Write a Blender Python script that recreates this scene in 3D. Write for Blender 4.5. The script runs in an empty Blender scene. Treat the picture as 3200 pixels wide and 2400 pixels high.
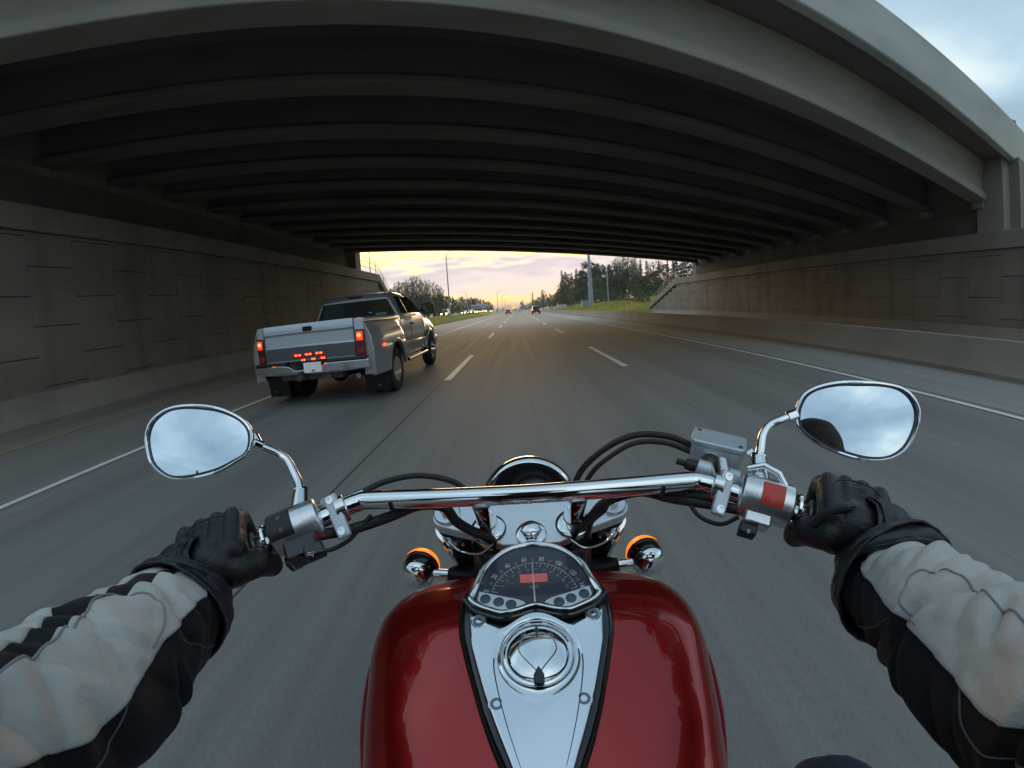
import bpy, bmesh, math, random
from math import sin, cos, pi, radians as R, sqrt, atan2, hypot
from mathutils import Vector as V, Matrix, noise
random.seed(7)
scene = bpy.context.scene
COL = scene.collection

# ------------------------------------------------------------------ camera (wide action camera worn on the rider's chest)
EYE = V((0.0, 0.0, 1.25))
cd = bpy.data.cameras.new('camera')
cam = bpy.data.objects.new('camera', cd); COL.objects.link(cam)
cd.type = 'PANO'; cd.panorama_type = 'FISHEYE_LENS_POLYNOMIAL'
cd.sensor_width = 32.0; cd.sensor_height = 24.0; cd.sensor_fit = 'HORIZONTAL'
cd.fisheye_fov = 2*pi
cd.fisheye_polynomial_k0 = 0.0; cd.fisheye_polynomial_k1 = -0.0792736; cd.fisheye_polynomial_k2 = 0.0
cd.fisheye_polynomial_k3 = 3.6817e-5; cd.fisheye_polynomial_k4 = 0.0
cd.clip_start = 0.01; cd.clip_end = 9000
cam.matrix_world = Matrix.Translation(EYE) @ Matrix.Rotation(0.0257204, 4, 'Z') @ Matrix.Rotation(pi/2-0.18277536, 4, 'X') @ Matrix.Rotation(-0.06675947, 4, 'Z')
scene.camera = cam

# ------------------------------------------------------------------ sky and sun (just after sunset ahead, pale broken cloud everywhere)
SUN_EL, SUN_AZ = R(5.0), R(-7.0)          # azimuth from +Y towards +X
w = bpy.data.worlds.new('World'); scene.world = w; w.use_nodes = True
nt = w.node_tree; nt.nodes.clear()
def N(nt, t, **k):
    n = nt.nodes.new(t)
    for a, b in k.items(): setattr(n, a, b)
    return n
def ramp(nt, fac, stops, interp='LINEAR'):
    r = N(nt, 'ShaderNodeValToRGB'); r.color_ramp.interpolation = interp
    e = r.color_ramp.elements
    while len(e) < len(stops): e.new(0.5)
    for i, (p, c) in enumerate(stops):
        e[i].position = p; e[i].color = (c[0], c[1], c[2], 1) if not isinstance(c, (int, float)) else (c, c, c, 1)
    nt.links.new(fac, r.inputs[0]); return r.outputs[0]
def math_(nt, op, a, b=None, c=None, clamp=False):
    n = N(nt, 'ShaderNodeMath', operation=op, use_clamp=clamp)
    for i, x in enumerate((a, b, c)):
        if x is None: continue
        if isinstance(x, (int, float)): n.inputs[i].default_value = x
        else: nt.links.new(x, n.inputs[i])
    return n.outputs[0]
def mixc(nt, fac, a, b, mode='MIX'):
    n = N(nt, 'ShaderNodeMix', data_type='RGBA', blend_type=mode)
    for i, x in ((0, fac), (6, a), (7, b)):
        if isinstance(x, (int, float)): n.inputs[i].default_value = x
        elif isinstance(x, tuple): n.inputs[i].default_value = (x[0], x[1], x[2], 1)
        else: nt.links.new(x, n.inputs[i])
    return n.outputs[2]
def mapr(nt, v, a, b, c=0.0, d=1.0, smooth=False):
    n = N(nt, 'ShaderNodeMapRange', clamp=True)
    if smooth: n.interpolation_type = 'SMOOTHSTEP'
    nt.links.new(v, n.inputs[0])
    for i, x in enumerate((a, b, c, d)): n.inputs[i+1].default_value = x
    return n.outputs[0]
def s2l(r, g, b):
    f = lambda x: (x/255/12.92) if x/255 <= 0.04045 else ((x/255+0.055)/1.055)**2.4
    return (f(r), f(g), f(b))
tc = N(nt, 'ShaderNodeTexCoord'); sep = N(nt, 'ShaderNodeSeparateXYZ'); nt.links.new(tc.outputs['Generated'], sep.inputs[0])
X_, Y_, Z_ = sep.outputs
horiz = math_(nt, 'SQRT', math_(nt, 'ADD', math_(nt, 'MULTIPLY', X_, X_), math_(nt, 'MULTIPLY', Y_, Y_)))
el = math_(nt, 'DIVIDE', Z_, math_(nt, 'MAXIMUM', horiz, 0.001))      # tangent of the elevation
az = math_(nt, 'ARCTAN2', X_, Y_)
cmb = N(nt, 'ShaderNodeCombineXYZ')
nt.links.new(math_(nt, 'MULTIPLY', az, 5.0), cmb.inputs[0]); nt.links.new(math_(nt, 'MULTIPLY', el, 26.0), cmb.inputs[1])
nz = N(nt, 'ShaderNodeTexNoise'); nz.inputs['Scale'].default_value = 1.3; nz.inputs['Detail'].default_value = 7; nz.inputs['Roughness'].default_value = 0.55
nt.links.new(cmb.outputs[0], nz.inputs['Vector'])
wob = math_(nt, 'MULTIPLY', math_(nt, 'SUBTRACT', nz.outputs[0], 0.5), 0.15)
elw = math_(nt, 'ADD', el, math_(nt, 'MULTIPLY', wob, mapr(nt, el, 0.0, 0.06, 0.25, 1.0)))
sunset = ramp(nt, mapr(nt, elw, -0.02, 0.30), [
    (0.00, s2l(236,172,146)), (0.09, s2l(250,196,156)), (0.135, (1.25, .78, .26)), (0.17, s2l(246,208,172)), (0.21, s2l(226,202,190)),
    (0.30, s2l(208,197,198)), (0.40, s2l(186,178,186)), (0.450, s2l(214,206,196)), (0.485, s2l(252,228,160)), (0.53, (1.55, 1.28, .50)), (0.72, (1.30, 1.15, .62)), (1.0, s2l(214,220,212))])
sunset = mixc(nt, 1.0, sunset, (1.26, 1.20, 1.12), 'MULTIPLY')
# large cloud field on a plane overhead
pl = N(nt, 'ShaderNodeCombineXYZ'); zz = math_(nt, 'ADD', math_(nt, 'MAXIMUM', Z_, 0.0), 0.12)
nt.links.new(math_(nt, 'DIVIDE', X_, zz), pl.inputs[0]); nt.links.new(math_(nt, 'DIVIDE', Y_, zz), pl.inputs[1])
n2 = N(nt, 'ShaderNodeTexNoise'); n2.inputs['Scale'].default_value = 0.75; n2.inputs['Detail'].default_value = 7; n2.inputs['Roughness'].default_value = 0.48; n2.inputs['Distortion'].default_value = 0.35
nt.links.new(pl.outputs[0], n2.inputs['Vector'])
cloud = ramp(nt, n2.outputs[0], [(0.30, s2l(122,148,172)), (0.44, s2l(146,174,194)), (0.53, s2l(172,200,218)), (0.64, s2l(220,234,236)), (0.8, s2l(238,246,244))])
sky = N(nt, 'ShaderNodeTexSky', sky_type='NISHITA', sun_disc=False, sun_elevation=SUN_EL, sun_rotation=SUN_AZ)
skyc = mixc(nt, 1.0, sky.outputs[0], (0.10, 0.10, 0.10), 'MULTIPLY')
upper = mixc(nt, 0.14, cloud, skyc)
low = mapr(nt, el, 0.18, 0.75, 1.0, 0.0, True)
ahead = mapr(nt, math_(nt, 'ABSOLUTE', math_(nt, 'ADD', az, 0.05)), 0.35, 1.25, 1.0, 0.0, True)
col = mixc(nt, math_(nt, 'MULTIPLY', low, ahead), upper, sunset)
# below the horizon: dull ground tone
col = mixc(nt, mapr(nt, el, -0.03, -0.01), (0.06, 0.058, 0.055), col)
bg = N(nt, 'ShaderNodeBackground'); bg.inputs[1].default_value = 1.0; nt.links.new(col, bg.inputs[0])
out = N(nt, 'ShaderNodeOutputWorld'); nt.links.new(bg.outputs[0], out.inputs[0])

sl = bpy.data.lights.new('sun', 'SUN'); sl.energy = 0.8; sl.angle = R(24); sl.color = (1.0, 0.66, 0.38)
sun = bpy.data.objects.new('sun', sl); COL.objects.link(sun)
sd = V((sin(SUN_AZ)*cos(SUN_EL), cos(SUN_AZ)*cos(SUN_EL), sin(SUN_EL)))
sun.rotation_euler = sd.to_track_quat('Z', 'Y').to_euler(); sun.location = (0, 60, 30)
vs = scene.view_settings; vs.view_transform = 'Standard'; vs.look = 'None'; vs.gamma = 1; vs.exposure = 0.45
scene.cycles.max_bounces = 6; scene.cycles.diffuse_bounces = 3; scene.cycles.glossy_bounces = 4; scene.cycles.transmission_bounces = 4
scene.cycles.use_denoising = True
scene.cycles.sample_clamp_indirect = 4.0

# ------------------------------------------------------------------ materials
MATS = {}
def mat(name, col=(0.5, 0.5, 0.5), rough=0.5, metal=0.0, var=0.0, vscale=4.0, vstretch=(1, 1, 1), bump=0.0, bscale=60.0, bstretch=(1, 1, 1), coat=0.0, coatr=0.05,
        emit=None, estr=0.0, spec=0.5, rvar=0.0, alpha=1.0, trans=0.0, col2=None, bdist=0.002):
    if name in MATS: return MATS[name]
    m = bpy.data.materials.new(name); m.use_nodes = True; t = m.node_tree
    p = t.nodes['Principled BSDF']
    p.inputs['Base Color'].default_value = (*col, 1); p.inputs['Roughness'].default_value = rough; p.inputs['Metallic'].default_value = metal
    p.inputs['Coat Weight'].default_value = coat; p.inputs['Coat Roughness'].default_value = coatr
    p.inputs['Specular IOR Level'].default_value = spec; p.inputs['Transmission Weight'].default_value = trans
    if emit: p.inputs['Emission Color'].default_value = (*emit, 1); p.inputs['Emission Strength'].default_value = estr
    m.diffuse_color = (*col, 1)
    tcn = N(t, 'ShaderNodeTexCoord')
    def nzn(scale, stretch, detail=5):
        mp = N(t, 'ShaderNodeMapping'); mp.inputs['Scale'].default_value = stretch; t.links.new(tcn.outputs['Object'], mp.inputs[0])
        n = N(t, 'ShaderNodeTexNoise'); n.inputs['Scale'].default_value = scale; n.inputs['Detail'].default_value = detail; t.links.new(mp.outputs[0], n.inputs['Vector']); return n.outputs[0]
    if var or rvar:
        f = nzn(vscale, vstretch)
        if var:
            c2 = col2 or tuple(x*(1-var) for x in col); c1 = col if col2 else tuple(min(1, x*(1+var)) for x in col)
            c = ramp(t, f, [(0.32, c2), (0.68, c1)]); t.links.new(c, p.inputs['Base Color'])
        if rvar: t.links.new(mapr(t, f, 0.3, 0.7, max(0, rough-rvar), min(1, rough+rvar)), p.inputs['Roughness'])
    if bump:
        b = N(t, 'ShaderNodeBump'); b.inputs['Strength'].default_value = bump; b.inputs['Distance'].default_value = bdist
        t.links.new(nzn(bscale, bstretch, 3), b.inputs['Height']); t.links.new(b.outputs[0], p.inputs['Normal'])
    MATS[name] = m; return m

# asphalt: fine grain, long wear streaks along the road, worn wheel paths
def asphalt():
    m = bpy.data.materials.new('asphalt'); m.use_nodes = True; t = m.node_tree; p = t.nodes['Principled BSDF']
    tcn = N(t, 'ShaderNodeTexCoord'); sp = N(t, 'ShaderNodeSeparateXYZ'); t.links.new(tcn.outputs['Object'], sp.inputs[0])
    def nzn(scale, st, d=4):
        mp = N(t, 'ShaderNodeMapping'); mp.inputs['Scale'].default_value = st; t.links.new(tcn.outputs['Object'], mp.inputs[0])
        n = N(t, 'ShaderNodeTexNoise'); n.inputs['Scale'].default_value = scale; n.inputs['Detail'].default_value = d; t.links.new(mp.outputs[0], n.inputs['Vector']); return n.outputs[0]
    streak = nzn(3.0, (1.6, 0.035, 1)); fine = nzn(14.0, (1.6, 0.05, 1), 5); patch = nzn(0.35, (1, 0.25, 1)); grain = nzn(160.0, (1, .25, 1), 2)
    # wheel paths: lane centres at 3.55 m pitch
    lane = math_(t, 'PINGPONG', math_(t, 'ADD', sp.outputs[0], 1.42+0.0), 1.76)
    wp = math_(t, 'ABSOLUTE', math_(t, 'SUBTRACT', lane, 0.85)); path = mapr(t, wp, 0.0, 0.5, 1.0, 0.0, True)
    v = math_(t, 'ADD', math_(t, 'MULTIPLY', streak, 0.6), math_(t, 'MULTIPLY', fine, 0.4))
    c = ramp(t, v, [(0.34, (0.215, 0.208, 0.196)), (0.5, (0.265, 0.255, 0.240)), (0.66, (0.315, 0.302, 0.282))])
    c = mixc(t, math_(t, 'MULTIPLY', mapr(t, patch, 0.35, 0.65), 0.35), c, (0.20, 0.194, 0.184))
    c = mixc(t, math_(t, 'MULTIPLY', path, 0.30), c, (0.15, 0.145, 0.138))
    c = mixc(t, math_(t, 'MULTIPLY', mapr(t, grain, 0.35, 0.65), 0.30), c, (0.11, 0.109, 0.105))
    t.links.new(c, p.inputs['Base Color'])
    t.links.new(mapr(t, v, 0.3, 0.7, 0.68, 0.82), p.inputs['Roughness'])
    b = N(t, 'ShaderNodeBump'); b.inputs['Strength'].default_value = 0.25; b.inputs['Distance'].default_value = 0.003
    t.links.new(grain, b.inputs['Height']); t.links.new(b.outputs[0], p.inputs['Normal'])
    return m
M_ASPH = asphalt()
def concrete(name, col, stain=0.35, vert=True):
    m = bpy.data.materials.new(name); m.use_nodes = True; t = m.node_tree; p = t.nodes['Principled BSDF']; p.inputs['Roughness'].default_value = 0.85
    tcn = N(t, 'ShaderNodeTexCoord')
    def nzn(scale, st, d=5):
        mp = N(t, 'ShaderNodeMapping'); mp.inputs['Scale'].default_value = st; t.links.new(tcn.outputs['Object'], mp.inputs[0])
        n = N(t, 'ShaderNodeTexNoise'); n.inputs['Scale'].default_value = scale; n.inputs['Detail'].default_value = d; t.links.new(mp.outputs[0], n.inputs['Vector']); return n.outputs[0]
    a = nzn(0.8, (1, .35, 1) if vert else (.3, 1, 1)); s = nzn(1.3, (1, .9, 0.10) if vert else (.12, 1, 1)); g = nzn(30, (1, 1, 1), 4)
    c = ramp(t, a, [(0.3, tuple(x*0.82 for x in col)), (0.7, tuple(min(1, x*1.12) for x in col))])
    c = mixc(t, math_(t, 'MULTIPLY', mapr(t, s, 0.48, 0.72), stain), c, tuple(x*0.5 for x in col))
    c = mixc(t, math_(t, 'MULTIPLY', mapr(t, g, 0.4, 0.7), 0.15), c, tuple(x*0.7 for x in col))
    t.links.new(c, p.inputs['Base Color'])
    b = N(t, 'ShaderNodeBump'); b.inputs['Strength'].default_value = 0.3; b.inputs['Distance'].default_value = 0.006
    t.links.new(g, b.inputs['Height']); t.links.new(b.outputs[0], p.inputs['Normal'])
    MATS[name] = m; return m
M_CONC = concrete('wall_concrete', (0.27, 0.228, 0.182), 0.6)
M_CAP = concrete('cap_concrete', (0.31, 0.27, 0.222), 0.45)
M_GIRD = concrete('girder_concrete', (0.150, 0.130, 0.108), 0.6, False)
M_FASC = concrete('fascia_sky_lit', (0.47, 0.465, 0.44), 0.3, False)  # near parapet concrete lightened, bright sky light put into its colour
M_EDGE = concrete('edge_girder_sky_lit', (0.29, 0.258, 0.22), 0.35, False)  # lighter copy of the girder concrete; sky light on the outer girder painted in
M_BARR = concrete('barrier_concrete', (0.30, 0.265, 0.222), 0.35)

# ------------------------------------------------------------------ mesh helpers
def woff(o):
    v = V((0, 0, 0))
    while o is not None: v += o.location; o = o.parent
    return v
def tag(o, label=None, cat=None, group=None, kind=None):
    if label: o['label'] = label
    if cat: o['category'] = cat
    if group: o['group'] = group
    if kind: o['kind'] = kind
    return o
def root(name, loc, label, cat, group=None, rz=0.0):
    o = bpy.data.objects.new(name, None); COL.objects.link(o); o.location = loc; o.rotation_euler = (0, 0, rz); o.empty_display_size = 0.2
    return tag(o, label, cat, group)
class MB:
    def __init__(s): s.v = []; s.f = []; s.m = []; s.cur = 0
    def add(s, vs, fs):
        b = len(s.v); s.v += [tuple(x) for x in vs]; s.f += [tuple(i+b for i in f) for f in fs]; s.m += [s.cur]*len(fs); return s
    def box(s, c, d, M=None):
        x, y, z = d[0]/2, d[1]/2, d[2]/2
        vs = [V((sx*x, sy*y, sz*z)) for sz in (-1, 1) for sx, sy in ((-1, -1), (1, -1), (1, 1), (-1, 1))]
        if M is not None: vs = [M @ v for v in vs]
        vs = [v+V(c) for v in vs]
        return s.add(vs, [(3, 2, 1, 0), (4, 5, 6, 7), (0, 1, 5, 4), (1, 2, 6, 5), (2, 3, 7, 6), (3, 0, 4, 7)])
    def hexa(s, p):       # 8 points: 4 bottom (ccw from above), 4 top
        return s.add(p, [(3, 2, 1, 0), (4, 5, 6, 7), (0, 1, 5, 4), (1, 2, 6, 5), (2, 3, 7, 6), (3, 0, 4, 7)])
    def rings(s, rs, closed=True, cap=True):
        n = len(rs[0]); vs = [p for r in rs for p in r]; fs = []
        for i in range(len(rs)-1):
            for j in range(n if closed else n-1):
                a = i*n+j; b = i*n+(j+1) % n; fs.append((a, b, b+n, a+n))
        if cap and closed: fs.append(tuple(range(n-1, -1, -1))); fs.append(tuple((len(rs)-1)*n+j for j in range(n)))
        return s.add(vs, fs)
    def tube(s, pts, r, seg=12, cap=True):
        pts = [V(p) for p in pts]; rs = r if isinstance(r, (list, tuple)) else [r]*len(pts)
        t0 = (pts[1]-pts[0]).normalized(); up = V((0, 0, 1)) if abs(t0.z) < .9 else V((1, 0, 0)); n = t0.cross(up).normalized(); out = []
        for i, p in enumerate(pts):
            a = pts[max(0, i-1)]; b = pts[min(len(pts)-1, i+1)]; t = (b-a).normalized()
            n = (n-t*n.dot(t)).normalized(); bn = t.cross(n)
            out.append([p+(n*cos(2*pi*k/seg)+bn*sin(2*pi*k/seg))*rs[i] for k in range(seg)])
        return s.rings(out, True, cap)
    def lathe(s, prof, M=Matrix(), seg=32, cap=True, squash=1.0):   # prof: (r, h) along local Z
        rs = [[M @ V((r*cos(2*pi*k/seg), r*squash*sin(2*pi*k/seg), h)) for k in range(seg)] for r, h in prof]
        return s.rings(rs, True, cap)
    def prism(s, poly, M, h):   # poly in local XY, extruded +h along local Z
        n = len(poly); vs = [M @ V((x, y, 0)) for x, y in poly]+[M @ V((x, y, h)) for x, y in poly]
        return s.add(vs, [tuple(range(n-1, -1, -1)), tuple(range(n, 2*n))]+[(i, (i+1) % n, (i+1) % n+n, i+n) for i in range(n)])
    def ball(s, c, r, seg=16, rg=10, sc=(1, 1, 1), M=None):
        rs = []
        for i in range(rg+1):
            a = pi*i/rg; q = max(sin(a), 1e-3)
            ring = [V((q*cos(2*pi*k/seg)*sc[0]*r, q*sin(2*pi*k/seg)*sc[1]*r, -cos(a)*sc[2]*r)) for k in range(seg)]
            if M is not None: ring = [M @ x for x in ring]
            rs.append([V(c)+x for x in ring])
        return s.rings(rs)
    def build(s, name, m, parent=None, smooth=35, bevel=0.0, bseg=2, sub=0, mirror=False):
        me = bpy.data.meshes.new(name); off = woff(parent) if parent is not None else V((0, 0, 0))
        me.from_pydata([(V(v)-off)[:] for v in s.v], [], s.f)
        for x in (m if isinstance(m, (list, tuple)) else [m]): me.materials.append(x)
        me.polygons.foreach_set('material_index', s.m)
        bm = bmesh.new(); bm.from_mesh(me); bmesh.ops.remove_doubles(bm, verts=bm.verts, dist=1e-6); bmesh.ops.recalc_face_normals(bm, faces=bm.faces); bm.to_mesh(me); bm.free()
        if smooth:
            me.polygons.foreach_set('use_smooth', [True]*len(me.polygons))
            if smooth < 180: me.set_sharp_from_angle(angle=R(smooth))
        o = bpy.data.objects.new(name, me); COL.objects.link(o)
        if parent is not None: o.parent = parent
        if bevel:
            b = o.modifiers.new('bevel', 'BEVEL'); b.width = bevel; b.segments = bseg; b.limit_method = 'ANGLE'; b.angle_limit = R(40); b.harden_normals = False
        if sub:
            q = o.modifiers.new('sub', 'SUBSURF'); q.levels = sub; q.render_levels = sub
        return o
def Mat(loc, z, x=None):     # matrix with local Z along z
    z = V(z).normalized(); x = V(x) if x is not None else (V((1, 0, 0)) if abs(z.x) < .9 else V((0, 1, 0)))
    x = (x-z*x.dot(z)).normalized(); y = z.cross(x)
    return Matrix.Translation(V(loc)) @ Matrix((x, y, z)).transposed().to_4x4()
def smoothpts(pts, n=6, closed=False):     # Catmull-Rom through the points
    pts = [V(p) for p in pts]; N_ = len(pts); out = []
    rng = N_ if closed else N_-1
    for i in range(rng):
        p0 = pts[(i-1) % N_] if closed or i > 0 else pts[0]*2-pts[1]; p1 = pts[i]; p2 = pts[(i+1) % N_]
        p3 = pts[(i+2) % N_] if closed or i+2 < N_ else p2*2-p1
        for k in range(n):
            t = k/n; out.append(0.5*((2*p1)+(p2-p0)*t+(2*p0-5*p1+4*p2-p3)*t*t+(3*p1-p0-3*p2+p3)*t**3))
    if not closed: out.append(pts[-1])
    return out
def lerp1(tab, x):
    if x <= tab[0][0]: return tab[0][1]
    for (a, b), (c, d) in zip(tab, tab[1:]):
        if x <= c: return b+(d-b)*(x-a)/(c-a)
    return tab[-1][1]
def text(name, s, size, M, m, parent, depth=0.0003, align='CENTER', sx=1.0, shear=0.0):
    cu = bpy.data.curves.new(name, 'FONT'); cu.body = s; cu.size = size; cu.align_x = align; cu.align_y = 'CENTER'; cu.extrude = depth; cu.shear = shear
    o = bpy.data.objects.new('tmp', cu); COL.objects.link(o); dg = bpy.context.evaluated_depsgraph_get(); dg.update()
    me = bpy.data.meshes.new_from_object(o.evaluated_get(dg)); bpy.data.objects.remove(o)
    off = woff(parent)
    for v in me.vertices: v.co = (M @ V((v.co.x*sx, v.co.y, v.co.z)))-off
    me.materials.clear(); me.materials.append(m); me.name = name
    r = bpy.data.objects.new(name, me); COL.objects.link(r); r.parent = parent; return r
def children(o): return [c for c in bpy.data.objects if c.parent == o]
def copy_tree(o, parent=None):
    c = o.copy(); COL.objects.link(c); c.parent = parent
    for ch in list(children(o)): copy_tree(ch, c)
    return c
ORD = ['first', 'second', 'third', 'fourth', 'fifth', 'sixth', 'seventh', 'eighth', 'ninth', 'tenth', 'eleventh', 'twelfth', 'thirteenth', 'fourteenth', 'fifteenth',
       'sixteenth', 'seventeenth', 'eighteenth', 'nineteenth', 'twentieth']+['twenty-'+x for x in ('first', 'second', 'third', 'fourth', 'fifth', 'sixth', 'seventh', 'eighth', 'ninth')]+['thirtieth']+['thirty-'+x for x in ('first', 'second', 'third', 'fourth', 'fifth', 'sixth', 'seventh', 'eighth', 'ninth')]+['fortieth']

# shared paints
CHROME = mat('chrome', (0.86, 0.87, 0.88), 0.045, 1.0, rvar=0.02, vscale=30)
BRUSH = mat('brushed_aluminium', (0.74, 0.75, 0.77), 0.30, 1.0, bump=0.08, bscale=90, bstretch=(6, 1, 1), rvar=0.05, vscale=40)
POLISH = mat('polished_aluminium', (0.78, 0.79, 0.80), 0.17, 1.0, rvar=0.05, vscale=50)
CAST = mat('cast_aluminium', (0.60, 0.63, 0.66), 0.42, 0.55, bump=0.12, bscale=400, rvar=0.06, vscale=60)
BLACKP = mat('black_plastic', (0.012, 0.012, 0.013), 0.38, bump=0.1, bscale=500, bdist=.0005)
BLACKG = mat('gloss_black', (0.010, 0.010, 0.011), 0.10, coat=0.6)
RUBBER = mat('black_rubber', (0.016, 0.016, 0.017), 0.48, var=.2, vscale=60)
TYRE = mat('tyre_rubber', (0.018, 0.018, 0.018), 0.8, var=.3, vscale=8)
GLASSD = mat('dark_glass', (0.012, 0.014, 0.016), 0.05, spec=0.7)
STEEL = mat('galvanised_steel', (0.42, 0.43, 0.44), 0.5, 0.6, var=.15, vscale=3)
def red_lamp(n, s): return mat(n, (0.5, 0.01, 0.01), 0.2, emit=(1.0, 0.045, 0.015), estr=s)
# ------------------------------------------------------------------ setting: terrain, road, markings
def sstep(a, b, x):
    t = max(0.0, min(1.0, (x-a)/(b-a))); return t*t*(3-2*t)
def terrain_z(x, y):
    z = -0.06
    # right bank beyond the barrier
    if x > 8.4:
        far = sstep(44, 62, y)
        bank = (1.35*sstep(8.6, 15, x)+1.2*sstep(16, 34, x))*far*(1-0.55*sstep(120, 300, y))
        fill = 3.5*sstep(16.9, 17.6, x)*(1-sstep(38, 54, y))
        z = max(z, z+bank, z+fill)
        z += 0.12*noise.noise(V((x*.15, y*.15, 0)))*far
    if x < -9.8:
        med = 0.75*sstep(-10.2, -18, x)
        fill = 4.9*sstep(-11.6, -12.2, x)*(1-sstep(31, 39, y))
        z = max(z+med*sstep(34, 44, y), z+fill)
    return z
g = MB()
def axis(vals):
    o = []
    for (a, b, n) in vals: o += [a+(b-a)*i/n for i in range(n)]
    return o+[vals[-1][1]]
xs = axis([(-2500, -300, 6), (-300, -60, 8), (-60, -20, 16), (-20, -9, 22), (-9, 8, 2), (8, 20, 40), (20, 60, 20), (60, 300, 8), (300, 2500, 6)])
ys = axis([(-800, -60, 6), (-60, -10, 6), (-10, 30, 10), (30, 64, 34), (64, 200, 34), (200, 600, 12), (600, 4000, 8)])
vv = [(x, y, terrain_z(x, y)) for y in ys for x in xs]; nx = len(xs)
g.add(vv, [(j*nx+i, j*nx+i+1, (j+1)*nx+i+1, (j+1)*nx+i) for j in range(len(ys)-1) for i in range(nx-1)])
mg = mat('dry_grass', (0.50, 0.39, 0.085), 0.9, var=0.5, vscale=0.35, col2=(0.30, 0.28, 0.065), bump=0.6, bscale=6, bdist=.08)
tag(g.build('ground', mg, smooth=180), kind='structure')
def sheet(name, x0, x1, y0, y1, z, m, step=None, wob=0.0):
    b = MB(); n = max(1, int((y1-y0)/(step or (y1-y0))))
    for k in range(n):
        a = y0+(y1-y0)*k/n; c = y0+(y1-y0)*(k+1)/n
        b.add([(x0, a, z), (x1, a, z), (x1, c, z), (x0, c, z)], [(0, 1, 2, 3)])
    return tag(b.build(name, m, smooth=0), kind='structure')
sheet('road', -10.0, 8.35, -60, 900, 0.0, M_ASPH)
mshoul = mat('shoulder_asphalt', (0.31, 0.30, 0.28), 0.8, var=.16, vscale=1.5, vstretch=(1, .08, 1), bump=.2, bscale=100)
sheet('road_shoulder', 5.72, 7.75, -60, 900, 0.004, mshoul)
sheet('pavement', 8.35, 16.0, -60, 47, -0.01, mshoul)
wht = mat('white_road_paint', (0.80, 0.80, 0.77), 0.6, var=.14, vscale=9, vstretch=(1, .3, 1))
yel = mat('yellow_road_paint', (0.55, 0.40, 0.14), 0.6, var=.22, vscale=9, vstretch=(1, .3, 1))
sheet('white_lane_line', -5.00, -4.88, -60, 500, 0.009, wht)
sheet('yellow_edge_line', -8.14, -8.04, -60, 500, 0.009, yel)
sheet('white_edge_line', 5.45, 5.57, -60, 500, 0.009, wht)
# dashes (3 m long, 11.2 m apart) on the two lane lines beside the motorcycle
def dashes(x, y0):
    b = MB()
    for k in list(range(-5, -1))+list(range(0, 36)):
        a = y0+11.2*k; c = a+4.3
        b.add([(x-.07, a, .009), (x+.07, a, .009), (x+.07, c, .009), (x-.07, c, .009)], [(0, 1, 2, 3)])
    return b
tag(dashes(-1.42, 7.5).build('dashed_lane_line', wht, smooth=0), kind='structure')
tag(dashes(2.10, 7.9).build('dashed_lane_line', wht, smooth=0), kind='structure')
mseam = mat('joint_sealant', (0.085, 0.084, 0.083), 0.6, var=.4, vscale=3, vstretch=(1, .2, 1))
b = MB()
for x in (-1.5,):
    pts = [(x+0.018*noise.noise(V((x, k*.35, 0))), -20+k*.5) for k in range(220)]
    for (xa, ya), (xb, yb) in zip(pts, pts[1:]):
        b.add([(xa-.006, ya, .006), (xa+.006, ya, .006), (xb+.006, yb, .006), (xb-.006, yb, .006)], [(0, 1, 2, 3)])
tag(b.build('road_joint', mseam, smooth=0), kind='structure')
# opposing carriageway beyond the median (a little higher)
b = MB(); b.add([(-33, 40, .80), (-18.6, 40, .80), (-18.6, 900, .80), (-33, 900, .80)], [(0, 1, 2, 3)])
tag(b.build('opposing_road', mshoul, smooth=0), kind='structure')
# tufts of grass along the median and bank
def tufts(name, spots, m, h, label):
    b = MB()
    for (x, y) in spots:
        z = terrain_z(x, y); a = random.uniform(0, pi); hh = h*random.uniform(.5, 1.3); wv = hh*.5
        for k in range(3):
            a2 = a+k*1.05; dx, dy = cos(a2)*wv, sin(a2)*wv; lx, ly = random.uniform(-.3, .3)*hh, random.uniform(-.3, .3)*hh
            b.add([(x-dx*.3, y-dy*.3, z-.03), (x+dx*.3, y+dy*.3, z-.03), (x+dx+lx, y+dy+ly, z+hh)], [(0, 1, 2)])
    o = b.build(name, m, smooth=0); return tag(o, label, 'grass', kind='stuff')
sp = [(random.uniform(-18.4, -10.3), 34+abs(random.gauss(0, 1))*55) for _ in range(9000)]
tufts('median_grass', sp, mat('grass_blades', (0.55, 0.42, 0.09), .8, var=.4, vscale=.3, col2=(.33, .31, .07)), .22, 'yellow green grass on the median beside the left edge of the road')
sp = [(random.uniform(8.7, 30), 46+abs(random.gauss(0, 1))*45) for _ in range(9000)]
tufts('bank_grass', sp, mat('bank_blades', (0.60, 0.47, 0.12), .8, var=.4, vscale=.25, col2=(.34, .33, .08)), .45, 'tall yellow grass on the bank behind the right barrier')

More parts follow.
